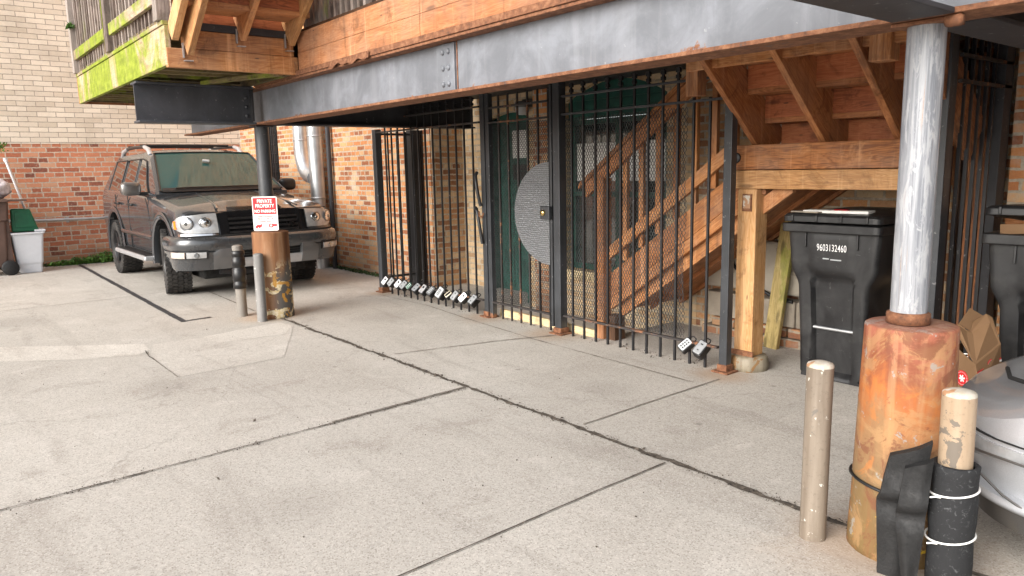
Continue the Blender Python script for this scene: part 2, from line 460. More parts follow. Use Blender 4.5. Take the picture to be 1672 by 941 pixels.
M['dark_wood'] = mat_wood('dark_wood', (.045, .022, .012), (.10, .05, .026), (.17, .085, .045), drip=.2, tone=.6)

M['beam_grey'] = mat_steel('beam_grey', (.165, .176, .198), .12, .34, (.265, .275, .298), zed=(1.96, 1.84, .22), rough=.55)
M['beam_dark'] = mat_steel('beam_dark', (.055, .058, .068), .10, .20, (.12, .125, .14), rough=.42)
M['beam_black'] = mat_steel('beam_black', (.030, .029, .033), .08, .12, (.07, .07, .07), rough=.6)
M['flange'] = mat_steel('flange', (.13, .12, .12), .88, .4, (.50, .42, .36), rough=.7)
M['pole_white'] = mat_steel('pole_white', (.34, .36, .40), .30, .85, (.66, .67, .69), rough=.36, metal=.4)
M['post_dark'] = mat_steel('post_dark', (.075, .078, .085), .06, .35, (.22, .21, .20), rough=.40, metal=.2)
M['iron'] = mat_steel('iron', (.016, .016, .018), .06, .25, (.05, .05, .053), rough=.42)
M['iron_worn'] = mat_steel('iron_worn', (.036, .039, .044), .15, .45, (.115, .12, .13), rough=.42, zed=(.13, .0, .30))
M['iron_rusty'] = mat_steel('iron_rusty', (.03, .026, .025), .46, .3, (.08, .07, .07), rough=.6)
M['rust_plate'] = mat_steel('rust_plate', (.10, .05, .03), .95, .2, (.3, .2, .15), rough=.8)
M['mesh'] = plain('mesh', (.075, .077, .080), .45, .5, var=.4, scale=14)
M['plate'] = None
M['galv'] = plain('galv', (.60, .62, .64), .38, .8, var=.14, scale=7, bump=.04)
M['galv_dull'] = plain('galv_dull', (.50, .51, .52), .45, .8, var=.2, scale=6)
M['chrome'] = plain('chrome', (.78, .79, .80), .10, 1., var=.05)
M['silver_plastic'] = plain('silver_plastic', (.52, .52, .53), .35, .55, var=.06)
M['black_plastic'] = plain('black_plastic', (.012, .012, .013), .38, 0, var=.35, scale=12, bump=.05)
M['black_gloss'] = plain('black_gloss', (.008, .008, .009), .12, 0, var=.2, coat=.5)
M['white_plastic'] = plain('white_plastic', (.62, .64, .68), .42, 0, var=.05)
M['grey_plastic'] = plain('grey_plastic', (.40, .42, .43), .42, 0, var=.08)
M['dark_grey_plastic'] = plain('dark_grey_plastic', (.12, .125, .13), .5, 0, var=.15)
M['green_plastic'] = plain('green_plastic', (.008, .12, .055), .35, 0, var=.2)
M['brown_plastic'] = plain('brown_plastic', (.095, .055, .042), .5, 0, var=.2, scale=6)
M['cream_plastic'] = plain('cream_plastic', (.68, .62, .46), .5, 0, var=.08)
M['green_paint'] = plain('green_paint', (.009, .080, .062), .42, 0, var=.35, scale=6, bump=.05)
M['rubber'] = plain('rubber', (.0085, .0085, .009), .70, 0, var=.4, scale=18, bump=.45)
M['rubber_fleck'] = None
M['brass'] = plain('brass', (.65, .48, .20), .25, 1., var=.1)
M['white_cord'] = plain('white_cord', (.80, .79, .76), .6)
M['red'] = plain('red', (.62, .012, .018), .38, var=.05)
M['white_paint'] = plain('white_paint', (.82, .81, .79), .45, var=.04)
M['letter_white'] = plain('letter_white', (.74, .74, .74), .6, var=.12, scale=60)
M['amber'] = plain('amber', (.85, .22, .015), .2, coat=.8)
M['lamp_clear'] = plain('lamp_clear', (.44, .45, .46), .16, .35, var=.18, scale=16, coat=1.)
M['reflector'] = plain('reflector', (.30, .32, .34), .15, .9, var=.25, scale=30)
M['lens_pink'] = plain('lens_pink', (.66, .56, .50), .12, .3, coat=1.)
M['underbody'] = plain('underbody', (.012, .012, .012), .8, var=.4)
M['leaf'] = plain('leaf', (.075, .17, .022), .6, var=.55, scale=8)
M['leaf_dark'] = plain('leaf_dark', (.035, .065, .015), .7, var=.5, scale=10)
M['clay'] = plain('clay', (.29, .25, .20), .9, var=.2, scale=7, bump=.3)
M['beige_case'] = plain('beige_case', (.36, .32, .26), .6, var=.14, scale=5)
M['dark_gap'] = plain('dark_gap', (.01, .01, .01), .9)
M['cloth'] = plain('cloth', (.62, .60, .64), .9, var=.3, scale=16, bump=.5)
M['paper'] = plain('paper', (.75, .74, .70), .8, var=.08)

def paint(name, col, metal=.55, rough=.32, fleck=.3):
    t = NT(name); p = t.obj()
    v = t.sep(t.vor(p, 900, 'F1', 'Color'))[0]
    c = t.mix(t.math('MULTIPLY', v, fleck), col, tuple(min(1, x*1.8+.01) for x in col))
    d = t.noise(p, 5, 4, .6)
    c = t.mix(t.math('MULTIPLY', t.smooth(d, .5, .75), .05), c, (.25, .23, .2))
    t.set(color=c, metal=metal, rough=t.ramp(d, [(.3, rough*.85), (.75, rough*1.35)]), coat=1., coatr=.04)
    return t.m
M['suv_paint'] = paint('suv_paint', (.050, .055, .062), .35, .20)
M['gunmetal'] = paint('gunmetal', (.13, .125, .12), .6, .34)
M['overrider'] = paint('overrider', (.13, .132, .135), .5, .36)
M['silver_paint'] = paint('silver_paint', (.46, .475, .50), .45, .34)
M['bumper_paint'] = paint('bumper_paint', (.050, .053, .057), .35, .26)
M['lockface'] = plain('lockface', (.29, .30, .31), .45, .3, var=.15, scale=30)

def glass(name, col, rough=.03, var=.0):
    t = NT(name); t.set(color=col, rough=rough, spec=1., coat=1., coatr=.02, metal=.0, ior=1.62)
    return t.m
M['glass_dark'] = glass('glass_dark', (.012, .016, .016))
M['glass_teal'] = glass('glass_teal', (.014, .060, .056), .04)
M['glass_teal'].node_tree.nodes['Principled BSDF'].inputs['Coat Weight'].default_value = 0
M['glass_teal'].node_tree.nodes['Principled BSDF'].inputs['IOR'].default_value = 1.62
M['glass_teal'].node_tree.nodes['Principled BSDF'].inputs['Specular IOR Level'].default_value = .5
M['window_glass'] = glass('window_glass', (.025, .045, .045), .06)
M['sky_reflection'] = plain('sky_reflection', (.82, .82, .80), .5, var=.1, scale=3)  # white that paints the sky's reflection into door and window glass

def mat_drum_rust():
    t = NT('drum_rust'); p = t.obj(); s = t.sep(p)
    m = t.noise(p, 5, 6, .65, .5); f = t.noise(p, 45, 5, .7)
    run = t.noise(t.mapv(p, (9, 9, .8)), 1.0, 5, .6, .4)
    zz = t.math('ADD', s[2], t.math('MULTIPLY', t.math('SUBTRACT', t.math('ADD', t.math('MULTIPLY', run, .5), t.math('MULTIPLY', m, .5)), .5), 1.3))
    c = t.ramp(zz, [(.02, (.165, .105, .04)), (.25, (.20, .125, .060)), (.45, (.26, .140, .064)), (.60, (.33, .105, .030)), (.74, (.20, .060, .028)), (.84, (.30, .10, .06))])
    c = t.mix(t.math('MULTIPLY', t.smooth(run, .53, .68), .5), c, (.44, .27, .13))
    c = t.mix(t.math('MULTIPLY', t.smooth(run, .42, .28), .6), c, (.22, .075, .035))
    b1 = t.noise(p, 4.5, 6, .7, .9); b2 = t.noise(t.vadd(p, (5, 2, 7)), 7, 6, .72, .7)
    c = t.mix(t.math('MULTIPLY', t.smooth(b1, .50, .58), .55), c, (.36, .21, .095))
    c = t.mix(t.math('MULTIPLY', t.smooth(b2, .54, .62), .7), c, (.15, .050, .026))
    c = t.mix(t.math('MULTIPLY', t.smooth(b2, .43, .35), .55), c, (.42, .145, .035))
    gk = t.smooth(t.noise(p, 14, 5, .65, .3), .61, .64)
    c = t.mix(t.math('MULTIPLY', gk, .7), c, (.27, .27, .25))
    yk = t.math('MULTIPLY', t.smooth(t.noise(p, 9, 5, .65, .6), .60, .63), t.smooth(s[2], .24, .05))
    c = t.mix(yk, c, (.72, .47, .03))
    c = t.mix(t.math('MULTIPLY', t.smooth(f, .56, .72), .35), c, (.16, .07, .035))
    top = t.smooth(s[2], .828, .834)
    c = t.mix(t.math('MULTIPLY', top, .7), c, t.mix(t.smooth(f, .4, .6), (.20, .095, .07), (.29, .18, .14)))
    t.set(color=c, rough=.72, spec=.35)
    t.bump(t.math('ADD', m, t.math('MULTIPLY', f, .7)), .4, .006)
    return t.m
M['drum_rust'] = mat_drum_rust()

def mat_drum_peel():
    t = NT('drum_peel'); p = t.obj(); s = t.sep(p)
    m = t.noise(p, 8, 5, .6, .6); f = t.noise(p, 45, 5, .7)
    run = t.noise(t.mapv(p, (10, 10, 1.0)), 1.0, 5, .6, .4)
    c = t.mix(t.smooth(run, .35, .65), (.12, .050, .024), (.25, .115, .050))
    c = t.mix(t.math('MULTIPLY', t.smooth(run, .58, .70), .5), c, (.36, .24, .15))
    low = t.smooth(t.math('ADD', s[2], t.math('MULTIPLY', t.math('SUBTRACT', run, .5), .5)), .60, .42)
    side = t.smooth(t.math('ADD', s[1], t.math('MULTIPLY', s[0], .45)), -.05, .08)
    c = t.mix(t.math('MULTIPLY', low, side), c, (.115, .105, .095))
    pk = t.math('MULTIPLY', t.smooth(m, .525, .545), t.smooth(s[2], .60, .40))
    c = t.mix(pk, c, t.mix(t.smooth(f, .4, .6), (.62, .48, .24), (.74, .66, .50)))
    yk = t.math('MULTIPLY', t.smooth(t.noise(t.vadd(p, (3, 2, 1)), 7, 5, .6, .6), .57, .59), t.smooth(s[2], .55, .3))
    c = t.mix(yk, c, (.55, .28, .05))
    t.set(color=c, rough=.75, spec=.35)
    t.bump(t.math('ADD', t.math('MULTIPLY', pk, .4), f), .4, .005)
    return t.m
M['drum_peel'] = mat_drum_peel()

def mat_bollard(name, a, b, chip, kk=.62, white=None):
    t = NT(name); p = t.obj(); s = t.sep(p)
    m = t.noise(p, 11, 5, .62, .5); f = t.noise(p, 60, 4, .7)
    run = t.noise(t.mapv(p, (22, 22, 1.6)), 1.0, 4, .6)
    c = t.mix(t.smooth(run, .3, .7), a, b)
    c = t.mix(t.math('MULTIPLY', t.smooth(f, .55, .7), .3), c, tuple(x*.45 for x in a))
    c = t.mix(t.smooth(m, kk, kk+.025), c, chip)
    if white: c = t.mix(t.math('MULTIPLY', t.smooth(t.noise(p, 26, 4, .7), .64, .67), .8), c, white)
    t.set(color=c, rough=.6, spec=.4); t.bump(t.math('ADD', m, f), .3, .004)
    return t.m
M['bollard_beige'] = mat_bollard('bollard_beige', (.155, .122, .092), (.24, .198, .155), (.15, .13, .11), .62, (.62, .60, .55))
M['bollard_cream'] = mat_bollard('bollard_cream', (.30, .215, .140), (.37, .28, .195), (.15, .125, .10), .56)
M['bollard_grey'] = mat_bollard('bollard_grey', (.15, .145, .14), (.25, .24, .23), (.50, .49, .46), .60)
M['bollard_tan'] = mat_bollard('bollard_tan', (.16, .145, .13), (.23, .21, .185), (.12, .105, .09), .64)
M['cap_white'] = mat_bollard('cap_white', (.40, .35, .27), (.52, .49, .44), (.36, .20, .11), .54)

def mat_rubber_fleck():
    t = NT('rubber_fleck'); p = t.obj()
    w = t.noise(p, 48, 5, .75, 1.2)
    c = t.mix(t.smooth(w, .57, .66), (.018, .0185, .020), (.075, .077, .080))
    t.set(color=c, rough=.8, spec=.3); t.bump(t.noise(p, 60, 4, .7), .5, .004); return t.m
M['rubber_fleck'] = mat_rubber_fleck()

def mat_plate():
    t = NT('plate'); p = t.pos(); s = t.sep(p)
    v = t.comb(t.math('MULTIPLY', s[0], 1.0), t.math('MULTIPLY', s[2], .62), 0.0)
    d = t.vor(v, 92, 'F1', 'Distance', .25)
    k = t.smooth(d, .22, .55)
    m = t.noise(p, 6, 4, .6)
    c = t.mix(k, (.15, .155, .16), t.mix(m, (.21, .22, .235), (.35, .36, .375)))
    t.set(color=c, metal=.35, rough=.42); t.bump(k, .9, .01); return t.m
M['plate'] = mat_plate()

def mat_tyre():
    t = NT('tyre'); p = t.obj()
    f = t.noise(p, 40, 4, .7); m = t.noise(p, 6, 4, .6)
    c = t.mix(t.smooth(m, .35, .7), (.022, .021, .021), (.060, .056, .052))
    t.set(color=c, rough=.85, spec=.25); t.bump(f, .3, .004); return t.m
M['tyre'] = mat_tyre()

def mat_card():
    t = NT('cardboard'); p = t.obj()
    c = t.mix(t.noise(p, 4, 4, .6), (.17, .095, .048), (.24, .145, .080))
    st = t.noise(t.mapv(p, (4, 4, 260)), 1., 2)
    c = t.mix(t.math('MULTIPLY', st, .15), c, (.2, .12, .06))
    t.set(color=c, rough=.85, spec=.2); t.bump(st, .1, .002); return t.m
M['cardboard'] = mat_card()

def mat_pole():
    t = NT('pole_peel'); p = t.obj(); s = t.sep(p)
    ang = t.math('ARCTAN2', s[1], s[0])
    v = t.comb(t.math('MULTIPLY', ang, .065), 0.0, s[2])
    run = t.noise(t.mapv(v, (70, 1, 2.2)), 1.0, 5, .68, .5)
    pat = t.noise(t.mapv(v, (34, 1, 7)), 1.0, 6, .7, .9)
    f = t.noise(p, 70, 4, .7)
    c = t.mix(t.smooth(run, .36, .62), (.17, .18, .205), (.32, .33, .35))
    c = t.mix(t.math('MULTIPLY', t.smooth(pat, .50, .60), .75), c, (.41, .415, .43))
    c = t.mix(t.math('MULTIPLY', t.smooth(pat, .40, .34), .7), c, (.19, .20, .225))
    rs = t.noise(t.mapv(t.vadd(v, (4, 0, 1)), (48, 1, 1.1)), 1.0, 4, .6, .3)
    c = t.mix(t.math('MULTIPLY', t.smooth(rs, .62, .70), .8), c, t.mix(t.smooth(f, .4, .6), (.30, .13, .055), (.46, .27, .13)))
    c = t.mix(t.math('MULTIPLY', t.smooth(f, .62, .72), .3), c, (.15, .13, .12))
    t.set(color=c, rough=t.mix(t.smooth(pat, .45, .6), (.38,)*3, (.6,)*3), metal=.15, spec=.5)
    t.bump(t.math('ADD', t.math('MULTIPLY', pat, .8), t.math('MULTIPLY', run, .5)), .35, .004)
    return t.m
M['pole_white'] = mat_pole()

def mat_cart():
    t = NT('cart_plastic'); p = t.obj()
    m = t.noise(p, 4, 5, .65, .5); f = t.noise(p, 60, 4, .7)
    sc = t.noise(t.mapv(p, (9, 9, 38)), 2.0, 4, .7, 1.2); sc2 = t.noise(t.mapv(p, (40, 40, 7)), 1.4, 4, .7, 1.5)
    c = t.mix(t.smooth(m, .35, .7), (.010, .010, .011), (.026, .026, .027))
    c = t.mix(t.math('MULTIPLY', t.math('MAXIMUM', t.smooth(sc, .66, .72), t.smooth(sc2, .67, .72)), .55), c, (.13, .13, .13))
    c = t.mix(t.math('MULTIPLY', t.smooth(t.noise(p, 2.2, 5, .7), .52, .7), .28), c, (.10, .095, .085))
    t.set(color=c, rough=t.ramp(m, [(.3, .30), (.7, .52)]), spec=.5); t.bump(f, .12, .003); return t.m
M['cart_plastic'] = mat_cart()
# ------------------------------------------------------------------ setting: paving
def sheet(name, polys, z, mat):
    b = MB()
    for poly in polys:
        b.add([(x, y, z) for x, y in poly], [tuple(range(len(poly)))])
    o = b.build(name, mat, fix=False)
    for p in o.data.polygons:
        if p.normal.z < 0: p.flip()
    o.data.update(); return struct(o)

PX0, PX1, PY0, PY1 = -6.35, -4.20, 4.245, 5.30      # the sunken entry behind the gate
L = 70
sheet('concrete_pavement', [
    [(-L, -L), (L, -L), (L, PY0), (-L, PY0)], [(-L, PY1), (L, PY1), (L, L), (-L, L)],
    [(-L, PY0), (PX0, PY0), (PX0, PY1), (-L, PY1)], [(PX1, PY0), (L, PY0), (L, PY1), (PX1, PY1)]], 0, M['concrete'])
b = MB(); ZF = -.12
b.add([(PX0, PY0, ZF), (PX1, PY0, ZF), (PX1, PY1, ZF), (PX0, PY1, ZF), (PX0, PY0, 0), (PX1, PY0, 0), (PX1, PY1, 0), (PX0, PY1, 0)],
      [(0,1,2,3), (0,1,5,4), (1,2,6,5), (3,0,4,7)])
struct(b.build('entry_floor', M['patch_grey'], fix=False))

def strip(name, pts, w, z, mat, jit=.3, seg=.05, seed=1):
    rg = random.Random(seed); b = MB(); vs = []
    P = [Vector((x, y, 0)) for x, y in pts]
    path = []
    for a, c in zip(P[:-1], P[1:]):
        n = max(2, int((c-a).length/seg))
        for i in range(n): path.append(a.lerp(c, i/n))
    path.append(P[-1])
    for i, p in enumerate(path):
        t = (path[min(i+1, len(path)-1)] - path[max(i-1, 0)]).normalized(); nn = Vector((-t.y, t.x, 0))
        wob = w*jit*.5*mnoise.noise(p*2.2+Vector((seed, 0, 0)))
        a = w/2*(1+jit*rg.uniform(-1, 1)); c = w/2*(1+jit*rg.uniform(-1, 1))
        vs += [(p+nn*(a+wob))+Vector((0,0,z)), (p-nn*(c-wob))+Vector((0,0,z))]
    b.add(vs, [(2*i, 2*i+1, 2*i+3, 2*i+2) for i in range(len(path)-1)])
    o = b.build(name, mat, fix=False)
    for q in o.data.polygons:
        if q.normal.z < 0: q.flip()
    return struct(o)

sheet('concrete_patch', [[(-7.445, .43), (-8.3, -.7), (-7.6, -.75), (-6.836, .383), (-6.492, .828), (-6.30, 1.25), (-6.42, 1.36), (-6.70, 1.375), (-7.045, .911)]], .0015, M['patch_light'])
sheet('concrete_patch', [[(-6.615, 1.43), (-6.581, 1.814), (-6.751, 2.58), (-6.487, 2.60), (-5.431, 2.085), (-5.397, 1.683), (-5.396, 1.309), (-6.18, 1.310)]], .0018, M['patch_pale'])
sheet('concrete_patch', [[(-6.600, 1.83), (-6.745, 2.55), (-6.49, 2.585), (-6.20, 2.40), (-6.28, 1.86)]], .0034, M['patch_light'])
strip('expansion_joint', [(-9.3, 2.655), (-7.5, 2.60)], .018, .005, M['hairline'], .6, seed=2)
strip('expansion_joint', [(-6.95, 2.652), (-3.79, 2.66), (-1.5, 2.668), (-1.25, 2.672)], .029, .005, M['joint'], .75, seed=3)
strip('expansion_joint', [(-1.0, 2.668), (8, 2.7)], .034, .005, M['joint'], .5, seed=13)
strip('expansion_joint', [(-3.795, 2.64), (-3.75, 1.5), (-3.697, .137), (-3.5, -6)], .0095, .0062, M['joint'], .75, seed=4)
strip('expansion_joint', [(-3.825, 2.64), (-3.782, 1.7)], .016, .005, M['hairline'], .3, seed=14)
strip('expansion_joint', [(-2.163, 2.634), (-2.158, 2.192), (-2.141, 1.71), (-1.95, -5)], .008, .0062, M['joint'], .35, seed=5)
strip('expansion_joint', [(-2.804, 2.72), (-2.818, 3.223), (-2.83, 3.98)], .010, .005, M['hairline'], .5, seed=6)
strip('expansion_joint', [(-7.432, 4.011), (-6.446, 4.04), (-5.624, 3.938), (-4.504, 3.842), (-2.9, 3.80)], .011, .005, M['hairline'], .9, seed=7)
strip('expansion_joint', [(-4.906, 2.75), (-4.70, 3.6), (-4.497, 4.15)], .012, .0056, M['hairline'], .8, seed=8)
strip('expansion_joint', [(-9.5, -1.5), (-9.46, 1.578), (-9.549, 2.3)], .011, .005, M['hairline'], .6, seed=9)
strip('expansion_joint', [(-6.4, 1.32), (-6.2, 1.295), (-5.95, 1.30)], .008, .0068, M['joint'], .9, seed=10)
strip('expansion_joint', [(-5.95, 1.30), (-5.38, 1.30)], .006, .0068, M['hairline'], .9, seed=20)
strip('painted_line', [(-13.55, 1.97), (-10.4, 1.935), (-7.43, 1.895)], .058, .005, M['tape'], .18, seed=12)
strip('painted_line', [(-7.455, 1.93), (-7.47, 2.16)], .030, .0068, M['tape'], .3, seed=15)

# ------------------------------------------------------------------ neighbour's building behind the parked vehicle
XB = -13.75
nb = thing('neighbour_building', (XB, 0, 0), 'tall cream brick building with a red brick base behind the dark SUV', 'building')
ZB = 1.915
b = MB(); b.box((XB-.35, -9, ZB), (XB, 4.75, 9.5)); b.build('upper_wall', M['cream_brick'], nb)
b = MB(); b.box((XB-.36, -9, -.2), (XB-.008, 4.75, ZB-.002)); b.build('lower_wall', M['red_brick'], nb)

# ------------------------------------------------------------------ apartment building with the arched openings
ab = thing('apartment_building', (-8, 5, 0), 'orange common brick building with green arched openings behind the iron fence', 'building')
YS, YF, XC = 4.75, 5.2, -7.42
b = MB(); b.box((XB+.003, YS, -.2), (XC, YS+.5, 2.30)); b.box((XB+.003, YS+.003, 2.30), (XC, YS+.5, 9)); b.build('side_wall', M['orange_brick'], ab)
# facade with the door and window openings
def arch_wall(mb, x0, x1, z0, z1, y0, y1, openings):
    """wall in pieces round arched openings (xa, xb, zs, zspring, zapex)"""
    xs = x0
    for (xa, xb, zs, zsp, zap) in openings:
        mb.box((xs, y0, z0), (xa, y1, z1))
        if zs > z0: mb.box((xa+.0005, y0, z0), (xb-.0005, y1, zs))
        n = 14
        for i in range(n):
            u0, u1 = i/n, (i+1)/n
            h0 = zsp+(zap-zsp)*(1-(2*u0-1)**2); h1 = zsp+(zap-zsp)*(1-(2*u1-1)**2)
            xa0 = xa+(xb-xa)*u0; xa1 = xa+(xb-xa)*u1
            vs = [(xa0,y0,h0),(xa1,y0,h1),(xa1,y0,z1),(xa0,y0,z1),(xa0,y1,h0),(xa1,y1,h1),(xa1,y1,z1),(xa0,y1,z1)]
            fs = [(0,1,2,3),(4,7,6,5),(0,4,5,1),(3,2,6,7)]
            mb.add(vs, fs)
        xs = xb
    mb.box((xs, y0, z0), (x1, y1, z1))
DX0, DX1 = -6.92, -6.17
WX0, WX1 = -5.60, -4.30
b = MB()
arch_wall(b, XC, -3.95, -.25, 9, YF, YF+.3, [(DX0, DX1, -.25, 1.93, 2.0), (WX0, WX1, .36, 2.02, 2.20)])
b.build('facade_wall', M['tan_brick'], ab, fix=False)
b = MB(); b.box((-3.95, YF+.004, -.2), (-1.64, YF+.3, 9)); b.build('rear_wall', M['brown_brick'], ab)
b = MB(); b.box((-1.60, 5.02, -.2), (7, YF+.3, 9)); b.build('end_wall', M['orange_brick'], ab)
b = MB(); b.box((XC+.003, YS+.012, -.2), (XC+.018, YF-.002, 2.29)); b.build('return_wall', M['brown_brick'], ab)
b = MB(); b.box((-5.98, YF-.10, -.25), (-5.66, YF-.003, 2.28)); b.build('pilaster', M['orange_brick'], ab)
# sill and the stone course under the window
b = MB(); b.box((WX0-.06, YF-.07, .265), (WX1+.06, YF-.004, .36)); b.build('window_sill', M['plank'], ab, .006)
# green door
b = MB(); b.box((DX0+.002, YF+.10, -.12), (DX1-.002, YF+.15, 2.0))
dr = b.build('door', M['green_paint'], ab)
b = MB()
b.box((DX0+.004, YF+.03, -.12), (DX0+.08, YF+.099, 1.93)); b.box((DX1-.08, YF+.03, -.12), (DX1-.004, YF+.099, 1.93))
b.build('door_frame', M['green_paint'], dr, .005)
b = MB(); b.box((-6.56, YF+.090, 1.50), (-6.27, YF+.096, 1.80)); b.build('pane', M['sky_reflection'], dr)  # pane coloured white in place of the sky mirrored in it
b = MB(); b.box((-6.56, YF+.086, 1.36), (-6.27, YF+.098, 1.43)); b.box((-6.56, YF+.090, 1.26), (-6.27, YF+.097, 1.355)); b.build('letter_plate', M['black_plastic'], dr, .003)
b = MB()
for (za, zb_) in ((.05, .52), (.62, 1.12)):
    for (xa, xb) in ((-6.80, -6.57), (-6.52, -6.29)):
        b = MB(); b.box((xa, YF+.088, za), (xb, YF+.0985, zb_)); b.build('door_panel', M['green_paint'], dr, .006)
# arched window
wf = MB(); y0, y1 = YF+.07, YF+.13
wf.box((WX0+.002, y0, .36), (WX0+.07, y1, 2.03)); wf.box((WX1-.07, y0, .36), (WX1-.002, y1, 2.03))
wf.box((WX0+.07, y0, .362), (WX1-.07, y1, .42)); wf.box((WX0+.07, y0, 1.10), (WX1-.07, y1, 1.15))
wf.box((-4.98, y0+.002, .42), (-4.93, y1, 1.80)); wf.box((WX0+.07, y0, 1.80), (WX1-.07, y1, 1.85))
win = wf.build('window', M['green_paint'], ab, .004)
b = MB()
n = 14
for i in range(n):
    u0, u1 = i/n, (i+1)/n
    f = lambda u: 2.02+.18*(1-(2*u-1)**2)-.002
    xa, xb = WX0+(WX1-WX0)*u0, WX0+(WX1-WX0)*u1
    b.add([(xa,y0-.02,1.85),(xb,y0-.02,1.85),(xb,y0-.02,f(u1)),(xa,y0-.02,f(u0))], [(0,1,2,3)])
for z in (1.86, 1.945, 2.03):
    b.box((WX0+.08, y0-.034, z), (WX1-.08, y0-.021, z+.065))
b.build('arched_transom', M['green_paint'], win)
b = MB(); b.box((WX0+.071, y1-.03, .42), (WX1-.071, y1-.024, 1.10)); b.build('pane', M['window_glass'], win)
b = MB(); b.box((WX0+.071, y1-.03, 1.15), (WX1-.071, y1-.024, 1.25)); b.box((WX0+.071, y1-.03, 1.62), (WX1-.071, y1-.024, 1.80)); b.build('pane', M['window_glass'], win)
b = MB(); b.box((WX0+.071, y1-.034, 1.25), (WX1-.071, y1-.026, 1.62)); b.build('sky_reflection_panel', M['sky_reflection'], win)  # added white panel standing in for bright sky reflected in the glass

# wall lamp above the door
lp = thing('wall_lamp', (-6.1, YF-.12, 2.0), 'small dark bulkhead lamp on the brick above the green door', 'lamp')
b = MB(); b.lathe([(.001, .02), (.07, .015), (.085, -.03), (.075, -.05)], (-6.1, YF-.14, 2.06), 20); b.box((-6.15, YF-.10, 2.02), (-6.05, YF-.002, 2.10)); b.build('housing', M['dark_grey_plastic'], lp)
b = MB(); b.lathe([(.078, -.048), (.07, -.09), (.04, -.12), (.001, -.125)], (-6.1, YF-.14, 2.06), 20); b.build('lens', M['grey_plastic'], lp)

# iron security grille on the brick beyond the vehicle
gr = thing('security_grille', (-12.3, YS-.04, 1.2), 'black iron grille on the brick wall behind the dark round post', 'grille')
b = MB(); b.box((-12.62, YS-.02, .9), (-11.98, YS-.004, 2.2)); b.build('backing', M['dark_gap'], gr)
b = MB()
for i in range(8): b.box((-12.58+i*.08, YS-.06, .9), (-12.565+i*.08, YS-.045, 2.22))
for i in range(9): b.box((-12.62, YS-.044, .95+i*.15), (-11.98, YS-.032, .965+i*.15))
b.build('grille_bars', M['iron'], gr)

# galvanised ducts
du = thing('duct', (-10.9, YS-.16, 0), 'bent galvanised duct curving down into the straight one on the orange brick', 'duct', )
pts = [(-10.72, YS-.15, 2.30), (-10.72, YS-.15, 1.80), (-10.715, YS-.15, 1.67), (-10.685, YS-.15, 1.54), (-10.61, YS-.15, 1.42), (-10.49, YS-.15, 1.34), (-10.33, YS-.15, 1.31)]
b = MB(); b.tube(pts, .106, 28); b.build('pipe', M['galv'], du)
b = MB()
for z in (1.86, 2.16):
    b = MB(); b.lathe([(.1061, -.012), (.112, -.008), (.112, .008), (.1061, .012)], (-10.72, YS-.15, z), 28); b.build('seam_band', M['galv_dull'], du)
du2 = thing('duct', (-10.45, YS-.17, 0), 'straight upright galvanised duct standing beside the dark drainpipe', 'duct')
b = MB(); b.cyl((-10.22, YS-.15, 0), (-10.22, YS-.15, 2.32), .104, n=28); b.build('pipe', M['galv'], du2)
b = MB()
for z in (.62, 1.02, 1.9):
    b = MB(); b.lathe([(.1041, -.014), (.111, -.009), (.111, .009), (.1041, .014)], (-10.22, YS-.15, z), 28); b.build('seam_band', M['galv_dull'], du2)
o = MB(); o.cyl((-9.98, YS-.06, 0), (-9.98, YS-.06, 2.3), .035, n=14)
tag(o.build('drainpipe', M['beam_black']), 'thin dark drainpipe on the orange brick right of the ducts', 'pipe')
# conduit along the red brick
cp = thing('conduit', (XB+.05, 1.5, .75), 'thin grey pipe running level along the red brick wall', 'pipe')
b = MB(); b.cyl((XB+.05, -3, .795), (XB+.05, 4.6, .695), .022, n=12); b.build('pipe', M['galv_dull'], cp)
for y in (.2, 1.9, 3.6):
    b = MB(); b.box((XB-.006, y-.02, .785-(y+3)*.0132-.04), (XB+.03, y+.02, .785-(y+3)*.0132+.05)); b.build('clip', M['galv_dull'], cp)
# ------------------------------------------------------------------ steel frame
def ibeam(name, p0, p1, zb, zt, fw, label, mweb, mfl, side=None, tf=.018, mfb=None, tw=.014):
    p0 = Vector((p0[0], p0[1], 0)); p1 = Vector((p1[0], p1[1], 0))
    d = (p1-p0).normalized()
    t = thing(name, ((p0+p1)/2).to_tuple()[:2]+(zb,), label, 'steel beam')
    zm = (zb+zt)/2
    b = MB(); b.beam(p0+Vector((0,0,zm)), p1+Vector((0,0,zm)), tw, zt-zb-2*tf-.001); b.build('web', mweb, t)
    b = MB(); b.beam(p0+Vector((0,0,zb+tf/2)), p1+Vector((0,0,zb+tf/2)), fw, tf); b.build('bottom_flange', mfl, t, .003)
    b = MB(); b.beam(p0+Vector((0,0,zt-tf/2)), p1+Vector((0,0,zt-tf/2)), fw, tf); b.build('top_flange', mfb or mfl, t, .003)
    return t
YB = 2.65
zb, zt = 1.84, 2.17
mb_ = ibeam('steel_beam', (-9.25, YB), (3.5, YB), zb, zt, .19, 'long grey painted steel beam with rusty lower edge along the front of the timber deck', M['beam_grey'], M['flange'])
